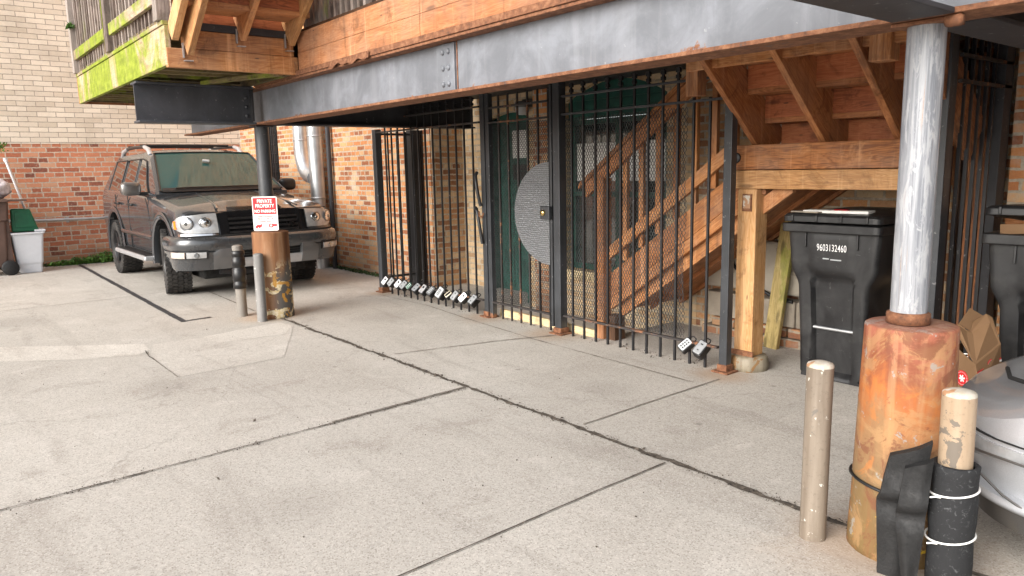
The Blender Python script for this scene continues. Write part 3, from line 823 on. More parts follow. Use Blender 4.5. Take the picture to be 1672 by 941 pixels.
# splice plate
b = MB(); b.box((-3.985, YB-.021, 1.862), (-3.80, YB-.0075, 2.148)); sp = b.build('splice_plate', M['beam_grey'], mb_, .002)
for x in (-3.92, -3.86):
    for z in (1.91, 2.005, 2.10):
        b = MB(); b.lathe([(.017, 0), (.016, -.006), (.010, -.012), (.001, -.014)], (x, YB-.0212, z), 12, axis='y'); b.build('rivet', M['beam_grey'], sp)
b = MB(); b.box((-3.79, YB-.0115, 1.86), (-3.781, YB-.0072, 2.15)); b.build('plate_joint', M['rust_plate'], mb_)
cl = ibeam('steel_beam', (-7.0, 1.56), (-7.0, YB-.10), zb, zt+.005, .19, 'short dark steel beam sticking out under the mossy landing', M['beam_dark'], M['beam_dark'], tw=.02)
b = MB()
b.box((-7.0-.05, YB-.118, zb+.03), (-7.0+.065, YB-.101, zt-.02)); pl_ = b.build('end_plate', M['beam_black'], cl)
for z in (1.92, 2.0, 2.08):
    b = MB(); b.lathe([(.018, 0), (.016, .008), (.001, .010)], (-6.989, YB-.15, z), 10, axis='x'); b.build('bolt', M['beam_dark'], pl_)
ibeam('steel_beam', (-6.95, YB+.10), (-6.95, 5.0), zb-.002, zt, .19, 'black steel beam running back from the dark round post to the brick corner', M['beam_black'], M['beam_black'], tw=.03)
ibeam('steel_beam', (-1.06, YB+.10), (-1.06, 5.0), zb-.002, zt, .19, 'dark rusty steel beam running back from the pale round post above the side fence', M['beam_black'], M['beam_black'])
ibeam('steel_beam', (-1.09, -.2), (-1.09, YB-.10), zb-.002, zt+.1, .19, 'dark steel beam reaching out towards the alley from the pale round post', M['beam_grey'], M['beam_black'])

# ------------------------------------------------------------------ round posts and their concrete-filled drums
def post(label, x, y, r, z0, z1, mat, capmat, collar):
    t = thing('steel_post', (x, y, z0), label, 'post')
    b = MB(); b.cyl((x, y, z0), (x, y, z1), r, n=32); b.build('pipe', mat, t)
    b = MB(); b.box((x-r*1.45, y-r*1.3, z1), (x+r*1.45, y+r*1.3, z1+.012)); b.build('cap_plate', capmat, t, .003)
    b = MB(); b.lathe([(r+.0005, 0), (r+.012, .001), (r+.011, .035), (r+.0005, .04)], (x, y, z0), 32); b.build('collar', collar, t)
    return t
post('dark round steel post with the private property sign under the beam corner', -7.09, 2.66, .066, .842, 1.826, M['post_dark'], M['beam_black'], M['rust_plate'])
post('pale peeling round steel post standing in the orange rusty drum', -1.117, 2.655, .0585, .838, 1.826, M['pole_white'], M['rust_plate'], M['rust_plate'])
b = MB()   # pipe stub and clamp at the head of the pale post
b.lathe([(.001, -.026), (.017, -.026), (.020, -.018), (.020, .018), (.013, .026), (.001, .026)], (-1.005, 2.58, 1.822), 16, axis='x')
tag(b.build('beam_clamp', M['rust_plate']), 'rusty round clamp under the beam beside the head of the pale post', 'clamp')

def drum(label, x, y, r, h, mat, bulge, taper=1.0):
    t = thing('concrete_drum', (x, y, 0), label, 'drum')
    prof = [(.001, -.02), (r*1.03, -.02), (r*1.035, .03), (r*1.02, .20)]
    for z in (.29, .56): prof += [(r*1.012, z*h/.84-.012), (r*1.022, z*h/.84), (r*1.012, z*h/.84+.012)]
    prof += [(r, h-.06), (r*1.003, h-.010), (r*.993, h-.002), (r*.96, h+.001), (r*.6, h+.005), (.001, h+.007)]
    prof = [(q*(1+(taper-1)*max(0, z)/h), z) for q, z in prof]
    b = MB(); b.lathe(prof, (x, y, 0), 64, wob=bulge, seed=x); b.build('drum_shell', mat, t)
    return t
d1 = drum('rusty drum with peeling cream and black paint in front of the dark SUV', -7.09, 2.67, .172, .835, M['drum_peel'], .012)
d2 = drum('big orange rusty drum at the foot of the pale round post', -1.112, 2.672, .164, .83, M['drum_rust'], .015, .90)
b = MB()
b.tube([(-1.112+.168*math.cos(a), 2.672+.168*math.sin(a), .245-.025*math.sin(a+.8)) for a in [2*PI*i/40 for i in range(40)]], .006, 6, closed=True)
b.build('strap', M['black_plastic'], d2)

# ------------------------------------------------------------------ bollards
def bollard(label, x, y, r, h, mat, cap, lean=(0, 0)):
    t = thing('bollard', (x, y, 0), label, 'bollard')
    top = Vector((x+lean[0], y+lean[1], h))
    b = MB(); b.tube([(x, y, -.02), Vector((x, y, 0)).lerp(top, .5), top], r, 28, caps=False); b.build('pipe', mat, t)
    b = MB(); b.lathe([(r*1.0, 0), (r*.985, .007), (r*.90, .013), (r*.5, .019), (.001, .021)], top, 28, wob=.02, seed=x); b.build('cap', cap, t)
    return t
bollard('plain beige pipe bollard standing alone in front of the orange drum', -1.345, 2.50, .047, .66, M['bollard_beige'], M['cap_white'], (-.005, .01))
bw = bollard('cream pipe bollard wrapped in black rubber beside the silver car', -.878, 2.515, .050, .655, M['bollard_cream'], M['cap_white'], (-.012, .01))
b = MB()
prof = [(.052, .0), (.066, .005), (.068, .12), (.065, .22), (.0655, .23), (.070, .30), (.0705, .40), (.066, .43), (.067, .50), (.069, .535), (.060, .542), (.052, .53)]
prof = [(r, z*.80) for r, z in prof]; b.lathe(prof, (-.882, 2.518, 0), 36, wob=.03, seed=3); b.build('rubber_wrap', M['rubber_fleck'], bw)
for z in (.185, .343):
    b = MB()
    b.tube([(-.884+.0715*math.cos(a), 2.518+.0715*math.sin(a), z+.012*math.sin(a+1)) for a in [2*PI*i/32 for i in range(32)]], .0035, 6, closed=True)
    b.tube([(-.884-.01, 2.518-.072, z-.012), (-.884-.02, 2.518-.085, z-.008), (-.884-.035, 2.518-.088, z-.014)], .003, 5)
    b.build('cord', M['white_cord'], bw)
b1 = bollard('grey pipe bollard with a black plastic sleeve left of the peeling drum', -7.32, 2.42, .050, .69, M['bollard_tan'], M['bollard_tan'])
b = MB()
b.lathe([(.053, .28), (.064, .282), (.064, .34), (.058, .345), (.058, .36), (.065, .365), (.065, .47), (.058, .475), (.058, .50), (.065, .505), (.065, .58), (.058, .585), (.058, .60), (.064, .605), (.064, .65), (.053, .655)], (-7.32, 2.42, 0), 28)
b.build('sleeve', M['black_plastic'], b1)
bollard('thin grey scuffed pipe leaning on the front of the peeling drum', -6.92, 2.47, .046, .63, M['bollard_grey'], M['bollard_grey'], (-.02, .012))

# rubber mats leaning on the orange drum
MATW = [(-1.085, 2.46, .0), (-1.005, 2.50, .0), (-.945, 2.485, .50), (-1.060, 2.455, .43), (-1.098, 2.455, .245)]
MATN = [(-.995, 2.445, .0), (-.955, 2.462, .0), (-.925, 2.455, .455), (-1.000, 2.43, .41), (-1.022, 2.43, .23)]
def mat_piece(label, pts, thick, curve, seed):
    n = 10; m = 22
    P = [Vector(p) for p in pts]   # corners: bottom-left, bottom-right, top-right, top-left
    def f(u, w, o):
        p = P[0].lerp(P[1], u).lerp(P[3].lerp(P[2], u), w)+(P[4]-P[0].lerp(P[3], .53))*((1-u)*max(0, 1-abs(w-.53)/.5))
        fold = .030*math.exp(-((w-.55)/.06)**2)-.018*math.exp(-((w-.66)/.10)**2)
        nz = .010*mnoise.noise(Vector((u*2+seed, w*3, seed)))
        nrm = (P[1]-P[0]).cross(P[3]-P[0]).normalized()
        return p + nrm*(curve*math.sin(PI*u)*.5 - fold + nz + o*thick)
    b = MB()
    b.grid(lambda u, w: f(u, w, 0), n, m, smooth=True)
    b.grid(lambda u, w: f(u, w, 1), n, m, smooth=True)
    for (g) in (lambda t, o: f(t, 0, o), lambda t, o: f(t, 1, o), lambda t, o: f(0, t, o), lambda t, o: f(1, t, o)):
        b.grid(lambda u, w: g(u, w), m, 1, smooth=False)
    return tag(b.build('rubber_mat', M['rubber'], fix=True), label, 'rubber mat')
mat_piece('wide folded black rubber mat leaning against the orange drum', MATW, .030, .03, 1)
mat_piece('narrow folded black rubber mat between the wide mat and the wrapped bollard', MATN, .026, .02, 4)

# ------------------------------------------------------------------ sign on the dark post
sg = thing('warning_sign', (-6.98, 2.63, 1.0), 'red and white private property no parking sign fixed on the dark post', 'sign')
# plane of the plate: faces the camera side, slightly rotated
nx = Vector((.80, -.60, 0)).normalized(); ux = Vector((-nx.y, nx.x, 0)); uy = (Vector((0,0,1))-nx*.0).normalized()
ux = ux if ux.dot(Vector((.62, .78, 0))) > 0 else -ux
tl = math.radians(2.2); ux, uy = ux*math.cos(tl)-uy*math.sin(tl)*0, uy
sc = Vector((-7.09, 2.66, 1.012)) + nx*.078
W2, H2 = .118, .163
def rrect(w, h, r, n=5):
    p = []
    for cx, cy, a0 in ((w-r, h-r, 0), (-w+r, h-r, PI/2), (-w+r, -h+r, PI), (w-r, -h+r, 1.5*PI)):
        for i in range(n+1): p.append((cx+r*math.cos(a0+PI/2*i/n), cy+r*math.sin(a0+PI/2*i/n)))
    return p
b = MB(); b.prism(rrect(W2, H2, .014), sc-nx*.004, ux, uy, nx*.004); b.build('plate', M['white_paint'], sg)
b = MB(); b.prism([(-W2+.009, H2-.012), (-W2+.009, -.005), (W2-.009, -.005), (W2-.009, H2-.012)], sc+nx*.0003, ux, uy, nx*.0006); b.build('red_field', M['red'], sg)
b = MB()
for p in ([(-W2+.010, -.012), (-W2+.013, -.012), (-W2+.013, -H2+.015), (-W2+.010, -H2+.015)], [(W2-.013, -.012), (W2-.010, -.012), (W2-.010, -H2+.015), (W2-.013, -H2+.015)]):
    b.prism(p, sc+nx*.0003, ux, uy, nx*.0006)
b.build('red_border', M['red'], sg)
def stx(txt, y, size, mat, sx=1.0, bold=.0012): text_mesh(txt, size, mat, sc+uy*y+nx*.0014, ux, uy, sg, bold=bold, sx=sx, extr=.0003)
stx('PRIVATE', .118, .047, M['white_paint'], .80); stx('PROPERTY', .073, .047, M['white_paint'], .80); stx('NO PARKING', .023, .040, M['white_paint'], .82)
for k, (s_, y_) in enumerate((('UNAUTHORIZED', -.026), ('VEHICLES WILL BE', -.050), ('TOWED AWAY', -.074))): stx(s_, y_, .020, M['red'], .95, .0003)
b = MB()   # tow truck, cable and car
def sh(pts): b.prism([(x, y) for x, y in pts], sc+nx*.0004, ux, uy, nx*.0006)
sh([(-.098, -.135), (-.098, -.118), (-.082, -.105), (-.05, -.105), (-.05, -.098), (-.038, -.098), (-.038, -.122), (-.052, -.128), (-.060, -.140), (-.074, -.126), (-.084, -.142)])
sh([(.103, -.122), (.103, -.098), (.075, -.100), (.064, -.094), (.034, -.098), (.024, -.112), (.030, -.128), (.044, -.134), (.064, -.132), (.072, -.120)])
c_ = [(-.035, -.106), (-.018, -.102), (-.006, -.090), (.012, -.085), (.032, -.088), (.050, -.096)]
for p, q in zip(c_[:-1], c_[1:]): sh([(p[0], p[1]-.0014), (q[0], q[1]-.0014), (q[0], q[1]+.0014), (p[0], p[1]+.0014)])
b.build('pictogram', M['red'], sg)
b = MB()
b.prism([(.036, -.116), (.044, -.104), (.058, -.106), (.060, -.118), (.046, -.124)], sc+nx*.0011, ux, uy, nx*.0004); b.build('pictogram_window', M['white_paint'], sg)

# ------------------------------------------------------------------ timber deck above the beam
DX = -5.93
td = thing('timber_deck', (-2, 3.9, 2.2), 'brown timber deck with slatted railing resting on the grey steel beam', 'deck')
rnd = random.Random(3)
b = MB(); xs = [DX+.02, -4.063, -1.9, .3, 2.6, 4.5]
for x0, x1 in zip(xs[:-1], xs[1:]): b.box((x0+.002, 2.562, 2.345), (x1-.002, 2.602, 2.498))
for x0, x1 in zip(xs[:-1], xs[1:]): b.box((x0+.002, 2.560, 2.212), (x1-.002, 2.602, 2.343))
b.build('fascia_board', M['fascia'], td, .003)
b = MB(); b.box((-6.9, 2.545, 2.171), (4.5, 2.76, 2.209)); b.build('rim_plate', M['flange'], td, .003)
b = MB()
y = 2.605
while y < 5.15:
    b.box((-7.12, y, 2.50), (4.5, y+.135, 2.535)); y += .141
b.build('deck_boards', M['dark_wood'], td)
b = MB(); x = -6.7
while x < 4.4:
    b.box((x, 2.61, 2.24), (x+.04, 5.15, 2.495)); x += .42
b.build('joist', M['dark_wood'], td)
b = MB(); b.box((-7.1, 2.77, 2.176), (-3.05, 5.15, 2.236)); b.build('soffit', M['beam_black'], td)
# railing on the deck
b = MB(); x = DX+.05
while x < 4.4:
    b.box((x, 2.612+rnd.uniform(-.002,.002), 2.515), (x+.036, 2.646, 3.5)); x += .092
b.build('railing_balusters', M['grey_wood'], td)
b = MB(); b.box((DX, 2.655, 2.585), (4.4, 2.69, 2.66)); b.box((DX, 2.655, 3.42), (4.4, 2.69, 3.5)); b.build('railing_rail', M['grey_wood'], td, .004)
b = MB()   # flap of peeling rusty flashing hanging over the beam
b.grid(lambda u, w: (-5.30+.62*u, 2.538-.006*math.sin(u*9)-.006*w, 2.205-(.045+.03*mnoise.noise(Vector((u*6, 0, 0))))*w), 24, 3)
b.build('peeling_flashing', M['rust_plate'], td, fix=False)

# ------------------------------------------------------------------ mossy stair landing at the upper left
sl = thing('stair_landing', (-7.7, 2.0, 2.2), 'mossy green timber landing with a slatted railing over the short dark beam', 'landing')
YM, XF = 1.59, -9.56
b = MB(); b.box((XF, YM-.02, 2.195), (-5.955, YM+.02, 2.475)); b.build('mossy_fascia', M['mossy'], sl, .004)
b = MB(); b.box((XF, YM-.030, 2.478), (-5.955, YM+.045, 2.508)); b.build('mossy_ledge', M['mossy_rail'], sl, .004)
b = MB(); b.box((XF-.035, YM-.02, 2.195), (XF-.001, 2.56, 2.475)); b.build('end_board', M['fascia'], sl, .004)
b = MB(); b.box((-5.99, YM-.018, 2.178), (-5.945, 2.575, 2.318)); b.build('end_beam', M['cedar'], sl, .005)
b = MB(); b.box((-5.995, YM+.10, 2.320), (-5.950, 2.545, 2.455)); b.build('header_board', M['cedar'], sl, .004)
b = MB(); x = XF+.05
while x < -6.05:
    b.box((x, YM+.022, 2.215), (x+.04, 2.56, 2.47)); x += .235
b.build('joist', M['damp_wood'], sl)
b = MB(); x = XF
while x < -6.05:
    b.box((x, YM+.0, 2.512), (x+.135, 2.60, 2.545)); x += .142
b.build('deck_boards', M['damp_wood'], sl)
b = MB(); b.beam((-6.9, 2.10, 2.185), (-5.99, 2.44, 2.185), .05, .03); b.build('brace', M['damp_wood'], sl)
# railing, mossy rails in front of worn grey slats
b = MB(); x = XF+.10
k = 0
while x < -6.08:
    w_ = .030
    b.box((x, YM-.004+rnd.uniform(-.003, .003), 2.512), (x+w_, YM+.030, 3.45)); x += .118+rnd.uniform(-.006, .006)
b.build('railing_balusters', M['grey_wood'], sl)
b = MB(); b.box((XF+.06, YM-.042, 2.645), (-7.80, YM-.008, 2.745)); b.box((-7.66, YM-.042, 2.645), (-6.09, YM-.008, 2.745))
b.build('mossy_rail', M['mossy_rail'], sl, .004)
b = MB(); b.box((XF, YM-.045, 3.45), (-6.0, YM+.045, 3.49)); b.build('top_rail', M['mossy_rail'], sl, .004)
for xp in (XF+.0, -7.79, -6.085):
    b = MB(); b.box((xp, YM-.055, 2.51), (xp+.10, YM+.045, 3.47)); b.build('railing_post', M['grey_wood'], sl, .005)
b = MB(); b.box((-7.805, YM-.060, 2.51), (-7.792, YM+.02, 3.45)); b.build('moss_strip', M['mossy_rail'], sl)

# flight climbing from the landing towards the right, seen from below
def flight(t, stringers, slope_pts, tread_n, rise, run, dirv, widthv, mats, tr_thick=.035, depth=.235, first=0.0, hanger=False, sw=.042):
    pass
st = thing('staircase', (-5.9, 2.1, 2.25), 'underside of the upper wooden staircase climbing from the mossy landing', 'staircase')
sl_dx, sl_dz = .82, .57
for y_, z_, m in ((1.715, 2.235, 'pine'), (2.115, 2.37, 'cedar'), (2.50, 2.365, 'pine')):
    b = MB(); p0 = Vector((-5.935, y_, z_+.12)); p1 = p0+Vector((2.5, 0, 2.5*.70))
    b.beam(p0+Vector((-.0,0,0)), p1, .045, .235)
    b.build('stringer', M[m], st, .004)
    b = MB(); b.box((-5.945, y_-.034, z_+.015), (-5.925, y_-.024, z_+.12)); b.box((-5.945, y_-.03, z_-.010), (-5.905, y_+.03, z_-.004)); b.build('joist_hanger', M['galv_dull'], st)
for y_ in (1.64,):
    b = MB(); p0 = Vector((-5.945, y_-.012, 2.42)); b.beam(p0, p0+Vector((2.5, 0, 1.75)), .05, .14); b.build('trim_board', M['pine'], st, .004)
b = MB(); b2 = MB()
for i in range(9):
    x = -5.90+i*.262; z = 2.515+i*.182
    b.box((x-.02, 1.66, z+.06), (x+.262, 2.56, z+.095))
    b2.box((x+.245, 1.66, z+.097), (x+.262, 2.56, z+.240))
b.build('tread', M['cedar_wet'], st); b2.build('riser', M['cedar_red'], st)
b = MB(); b.box((-5.97, 1.72, 2.457), (-5.93, 2.54, 2.51)); b.build('ledger', M['beam_black'], st)
b = MB(); b.box((-6.04, 1.66, 2.50), (-6.0, 2.58, 3.3)); b.build('back_board', M['cedar_red'], st)
b = MB(); b.box((-9.5, 2.50, 2.18), (-5.995, 2.544, 2.50)); b.build('inner_ledger', M['damp_wood'], sl)

# ------------------------------------------------------------------ right-hand stairs: landing, upper flight, lower flight
ld = thing('stair_platform', (-2.4, 4.5, 1.3), 'brown timber stair platform on a post above the black cart with the white number', 'platform')
b = MB(); b.box((-3.00, 4.300, 1.352), (-1.80, 4.345, 1.512)); b.build('rim_board', M['cedar'], ld, .005)
b = MB(); b.box((-3.01, 4.292, 1.228), (-1.80, 4.345, 1.348)); b.build('lower_rim_board', M['pine'], ld, .005)
b = MB(); b.box((-3.0, 5.10, 1.23), (-1.80, 5.15, 1.51)); b.box((-3.05, 4.30, 1.23), (-3.012, 5.15, 1.51)); b.build('back_rim_board', M['cedar_wet'], ld)
b = MB(); x = -2.96
while x < -1.85: b.box((x, 4.347, 1.27), (x+.04, 5.09, 1.47)); x += .38
b.build('joist', M['dark_wood'], ld)
b = MB(); y = 4.62
while y < 5.1: b.box((-3.0, y, 1.47), (-1.8, y+.135, 1.505)); y += .14
b.build('deck_boards', M['cedar_wet'], ld)
b = MB(); b.box((-2.945, 4.300, .098), (-2.805, 4.435, 1.226)); b.build('support_post', M['pine'], ld, .006)
b = MB(); b.box((-2.905, 4.293, 1.08), (-2.835, 4.2985, 1.195)); jp = b.build('joining_plate', M['rust_plate'], ld)
b = MB(); b.box((-2.897, 4.2905, 1.10), (-2.845, 4.2928, 1.185)); b.build('pale_patch', M['cap_white'], jp)
b = MB(); b.box((-2.955, 4.288, .10), (-2.79, 4.2985, .135)); b.build('post_shoe', M['rust_plate'], ld)
b = MB(); b.lathe([(.001, -.02), (.135, -.02), (.138, .04), (.130, .085), (.118, .098), (.001, .10)], (-2.875, 4.365, 0), 36, wob=.05)
tag(b.build('concrete_footing', mat_bollard('footing', (.17, .14, .095), (.27, .235, .175), (.22, .12, .05), .54)), 'round stained concrete footing under the wooden post beside the fence', 'footing')
b = MB(); b.lathe([(.001, 0), (.034, .001), (.036, .012), (.03, .016), (.001, .016)], (-2.965, 4.289, 1.43), 14, axis='y'); b.box((-3.0, 4.285, 1.395), (-2.955, 4.299, 1.465)); b.build('bracket', M['iron'], ld, .003)

uf = thing('staircase', (-2.3, 4.1, 1.5), 'underside of the brown staircase rising from the platform over the black cart', 'staircase')
sx_ = (-2.875, -2.405, -1.955, -1.655)
for i, x in enumerate(sx_):
    b = MB()
    # bottom edge from (y 4.40,z 1.50) to (y 3.80, z 2.0), slope .85
    n = Vector((0, .647, .762))           # up-normal of the slope
    p0 = Vector((x, 4.52, 1.385))+n*.135; p1 = Vector((x, 2.9, 2.76))+n*.135
    p0.y = 4.52+n.y*.135
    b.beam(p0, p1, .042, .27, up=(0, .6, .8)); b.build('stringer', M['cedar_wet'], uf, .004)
for i in range(7):
    # tread nearest edge at y, top at z
    y = 4.435-i*.205; z = 1.505+i*.178
    b = MB(); b.box((-2.85, y, z+.145), (-1.66, y+.262, z+.178)); b.build('tread', M['cedar_wet'], uf, .003)
    b = MB(); b.box((-2.85, y+.205, z+.0), (-1.66, y+.225, z+.144)); b.build('riser', M['cedar_red'], uf, .002)
b = MB(); b.box((-3.05, 3.865, 1.968), (-2.40, 3.905, 2.06)); b.box((-2.398, 3.862, 1.97), (-1.60, 3.905, 2.065)); b.build('header_board', M['cedar'], uf, .004)
b = MB(); b.box((-3.08, 3.90, 1.82), (-2.985, 3.99, 2.16)); b.build('hanging_post', M['cedar'], uf, .005)
b = MB(); b.box((-1.885, 3.83, 1.885), (-1.775, 3.93, 2.16)); b.build('hanging_post', M['cedar'], uf, .005)

lf = thing('staircase', (-4.2, 4.35, 0), 'lower wooden staircase with handrail rising behind the right iron fence panel', 'staircase')
YL = 4.345
def slope(x): return .545+.694*(x+4.13)       # top of the outer board
dvec = Vector((1, 0, .694)).normalized()
def sbeam(mb, x0, x1, ztop_off, h, y, w):
    hv = h*math.sqrt(1+.694**2)/1
    z0 = slope(x0)+ztop_off; z1 = slope(x1)+ztop_off
    vs = []
    for x, z in ((x0, z0), (x1, z1)):
        for yy in (y-w/2, y+w/2):
            vs += [(x, yy, z), (x, yy, z-h)]
    g = []
    off = random.random()*40
    for x, z in ((x0, z0), (x1, z1)):
        for yy in (y-w/2, y+w/2): g += [Vector((x*1.2+off, yy, 0+off)), Vector((x*1.2+off, yy, h+off))]
    mb.add(vs, [(0,1,3,2), (4,6,7,5), (0,4,5,1), (2,3,7,6), (0,2,6,4), (1,5,7,3)], g)
b = MB(); sbeam(b, -4.13, -2.96, 0, .205, YL, .04); b.build('skirt_board', M['cedar'], lf, .004)
b = MB(); sbeam(b, -4.13, -2.96, -.208, .095, YL-.002, .04); b.build('lower_skirt_board', M['cedar'], lf, .004)
b = MB(); sbeam(b, -4.08, -2.6, -.29, .115, YL+.06, .04); b.build('near_stringer', M['cedar'], lf, .003)
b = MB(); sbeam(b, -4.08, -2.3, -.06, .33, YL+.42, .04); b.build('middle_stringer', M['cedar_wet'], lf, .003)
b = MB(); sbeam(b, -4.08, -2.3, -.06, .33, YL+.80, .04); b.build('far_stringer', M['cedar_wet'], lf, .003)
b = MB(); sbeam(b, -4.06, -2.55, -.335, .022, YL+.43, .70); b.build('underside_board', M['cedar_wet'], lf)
for i in range(6):
    x = -4.03+i*.245; z = slope(x)-.105
    b = MB(); b.box((x, YL+.022, z), (x+.27, YL+.80, z+.036)); b.build('tread', M['cedar'], lf)
b = MB(); sbeam(b, -4.20, -2.97, .215, .105, YL-.03, .036); b.build('lower_rail', M['cedar'], lf, .004)
b = MB()
xh0, xh1 = -4.47, -2.95
zh = lambda x: 1.235+.697*(x+4.47)
def hb(mb, off, h, y, w, x0=xh0, x1=xh1):
    vs = []; g = []
    o_ = random.random()*40
    for x in (x0, x1):
        for yy in (y-w/2, y+w/2):
            vs += [(x, yy, zh(x)+off), (x, yy, zh(x)+off-h)]; g += [Vector((x*1.2+o_, yy, o_)), Vector((x*1.2+o_, yy, h+o_))]
    mb.add(vs, [(0,1,3,2), (4,6,7,5), (0,4,5,1), (2,3,7,6), (0,2,6,4), (1,5,7,3)], g)
hb(b, .02, .045, YL-.005, .10); b.build('handrail', M['cedar'], lf, .005)
b = MB(); hb(b, -.027, .115, YL-.02, .04, -4.40); b.build('handrail_board', M['cedar_wet'], lf, .004)
for x in (-4.005, -3.84, -3.675, -3.51, -3.345, -3.18, -3.02):
    b = MB(); b.box((x-.022, YL+.0, slope(x)+.02), (x+.022, YL+.036, zh(x)-.06)); b.build('baluster', M['cedar'], lf, .003)
b = MB(); b.box((-4.245, YL-.09, -.0), (-4.150, YL+.01, 1.30)); b.build('newel_post', M['cedar'], lf, .005)
b = MB(); b.box((-4.148, YL-.06, .0), (-4.05, YL+.06, .20)); b.build('newel_foot', M['dark_wood'], lf, .004)

# timber curb behind the gate
b = MB(); b.box((-5.53, 4.262, -.02), (-4.60, 4.30, .065)); b.box((-4.59, 4.262, -.02), (-4.26, 4.30, .06))
tag(b.build('timber_curb', M['plank'], None, .004), 'pale timber board lying on the ground behind the iron gate', 'board')
# leaning plank
b = MB(); b.beam((-3.075, 4.97, 0.0), (-2.965, 5.02, 1.16), .115, .045, up=(0, 1, 0))
tag(b.build('leaning_plank', M['pine_green'], None, .005), 'greenish wooden plank leaning behind the numbered black cart', 'plank')
# beige case on blocks behind the post
bc = thing('equipment_case', (-3.1, 5.08, .38), 'beige louvred case on concrete blocks behind the wooden post', 'equipment case')
b = MB(); b.box((-3.75, 5.06, .40), (-2.75, 5.19, .80)); b.build('case', M['beige_case'], bc, .02)
for cx in (-3.36, -2.98):
    b = MB()
    for z in (.56, .62, .68): b.box((cx-.10, 5.050, z), (cx+.10, 5.059, z+.035))
    b.box((cx-.13, 5.046, .53), (cx-.115, 5.059, .74)); b.box((cx+.115, 5.046, .53), (cx+.13, 5.059, .74))
    b.box((cx-.13, 5.046, .742), (cx+.13, 5.059, .755)); b.build('louvre', M['clay'], bc, .003)
for i, lb in enumerate(('tan concrete block under the left end of the beige case', 'tan concrete block under the middle of the beige case', 'tan concrete block under the right end of the beige case')):
    b = MB(); b.box((-3.75+i*.41, 5.05, .16), (-3.35+i*.41, 5.19, .36))
    tag(b.build('concrete_block', M['clay'], None, .01), lb, 'block', 'concrete blocks under the beige case')
for j in range(2):
    for i in range(5):
        b = MB(); b.box((-3.78+i*.23+j*.1, 5.055, .0+j*.08), (-3.57+i*.23+j*.1, 5.19, .07+j*.08))
        tag(b.build('loose_brick', M['orange_brick'], None, .006), 'loose orange brick in the two courses under the tan concrete blocks', 'brick', 'loose bricks under the concrete blocks')
b = MB(); b.tube([(-3.5, 5.035, .62), (-3.38, 5.03, .52), (-3.25, 5.03, .44), (-3.1, 5.035, .38), (-2.95, 5.035, .362)], .014, 8)
tag(b.build('hose', M['black_plastic']), 'black hose drooping across the beige louvred case', 'hose')
# ------------------------------------------------------------------ iron fence and gate
YG = 4.16
def sqpost(t, x, y, w, z1, name='post', mat=None, d=None, foot=True, x2=None):
    d = d or w
    b = MB(); b.box((x-w/2, y-d/2, 0), (x+w/2, y+d/2, z1)); p = b.build(name, mat or M['iron_worn'], t, .004)
    if foot:
        b = MB(); b.box((x-w/2-.035, y-d/2-.035, .0), (x+w/2+.035, y+d/2+.035, .012)); b.box((x-w/2-.008, y-d/2-.008, .012), (x+w/2+.008, y+d/2+.008, .055)); b.build('base_plate', M['rust_plate'], p, .003)
    return p
def bar(t, x, y, z0, z1, knob=True, mat=None, s=.0076):
    b = MB(); b.box((x-s, y-s, z0), (x+s, y+s, z1))
    if knob:
        b.box((x-s-.006, y-s-.006, z1-.075), (x+s+.006, y+s+.006, z1-.050))
        b.box((x-s-.009, y-s-.004, z1-.035), (x+s+.009, y+s+.004, z1-.008))
    b.build('bar', mat or M['iron'], t)
def rail(t, x0, x1, y, z, h=.016, mat=None, d=.030):
    b = MB(); b.box((x0, y-d/2, z-h/2), (x1, y+d/2, z+h/2)); b.build('rail', mat or M['iron_rusty'], t, .002)
def expanded(t, x0, x1, z0, z1, y, name='expanded_mesh', cw=.028, chh=.052, w=.0024, tear=None, mat=None, clip=None):
    """diamond mesh: pairs of zig-zag strands, real thickness"""
    b = MB(); n = int((x1-x0)/cw); m = int((z1-z0)/(chh/2)); rg = random.Random(int(abs(x0)*100))
    th = .0022
    for i in range(n+1):
        xc = x0+i*cw
        vs = []; fs = []
        for k in range(m+1):
            z = z0+k*chh/2
            sgn = 1 if (k+i) % 2 else -1
            x = xc+sgn*cw*.47+rg.uniform(-.0012, .0012)
            if tear and i >= n-1: x += tear*math.sin(z*9+i)
            yy = y+.004*math.sin(x*9+z*4)+.0015*sgn
            vs += [(x-w, yy-th, z), (x+w, yy-th, z), (x+w, yy+th, z), (x-w, yy+th, z)]
        for k in range(m):
            a = 4*k
            for j in range(4):
                j2 = (j+1) % 4
                fs.append((a+j, a+j2, a+4+j2, a+4+j))
        b.add(vs, fs, smooth=False)
    return b.build(name, mat or M['mesh'], t, fix=True)

f1 = thing('iron_fence', (-6.6, YG, 0), 'black iron bar fence with a row of key lockboxes along its bottom rail', 'fence')
sqpost(f1, -7.595, YG, .078, 1.85)
b = MB(); b.box((-7.66, 4.72, 0), (-7.56, 4.745, 1.85)); b.box((-7.69, 4.60, 0), (-7.55, 4.70, 1.85)); b.build('corner_post', M['iron'], f1, .004)
p = sqpost(f1, -5.565, YG, .062, 2.08)
b = MB(); b.tube([(-5.63, YG-.05, 1.36), (-5.62, YG-.075, 1.33), (-5.60, YG-.08, 1.22), (-5.585, YG-.06, 1.08), (-5.58, YG-.05, 1.05)], .016, 10)
b.tube([(-5.66, YG-.045, 1.02), (-5.64, YG-.07, 1.035), (-5.61, YG-.075, 1.0), (-5.59, YG-.065, .86), (-5.575, YG-.05, .70)], .016, 10)
b.build('latch_bar', M['iron'], p)
b = MB(); b.tube([(-5.60, YG-.06, 1.0), (-5.57, YG-.08, .96), (-5.54, YG-.07, .95), (-5.53, YG-.06, .99)], .008, 6); b.build('hook', M['rust_plate'], p)
bx = [-5.755-.1375*k for k in range(13)]
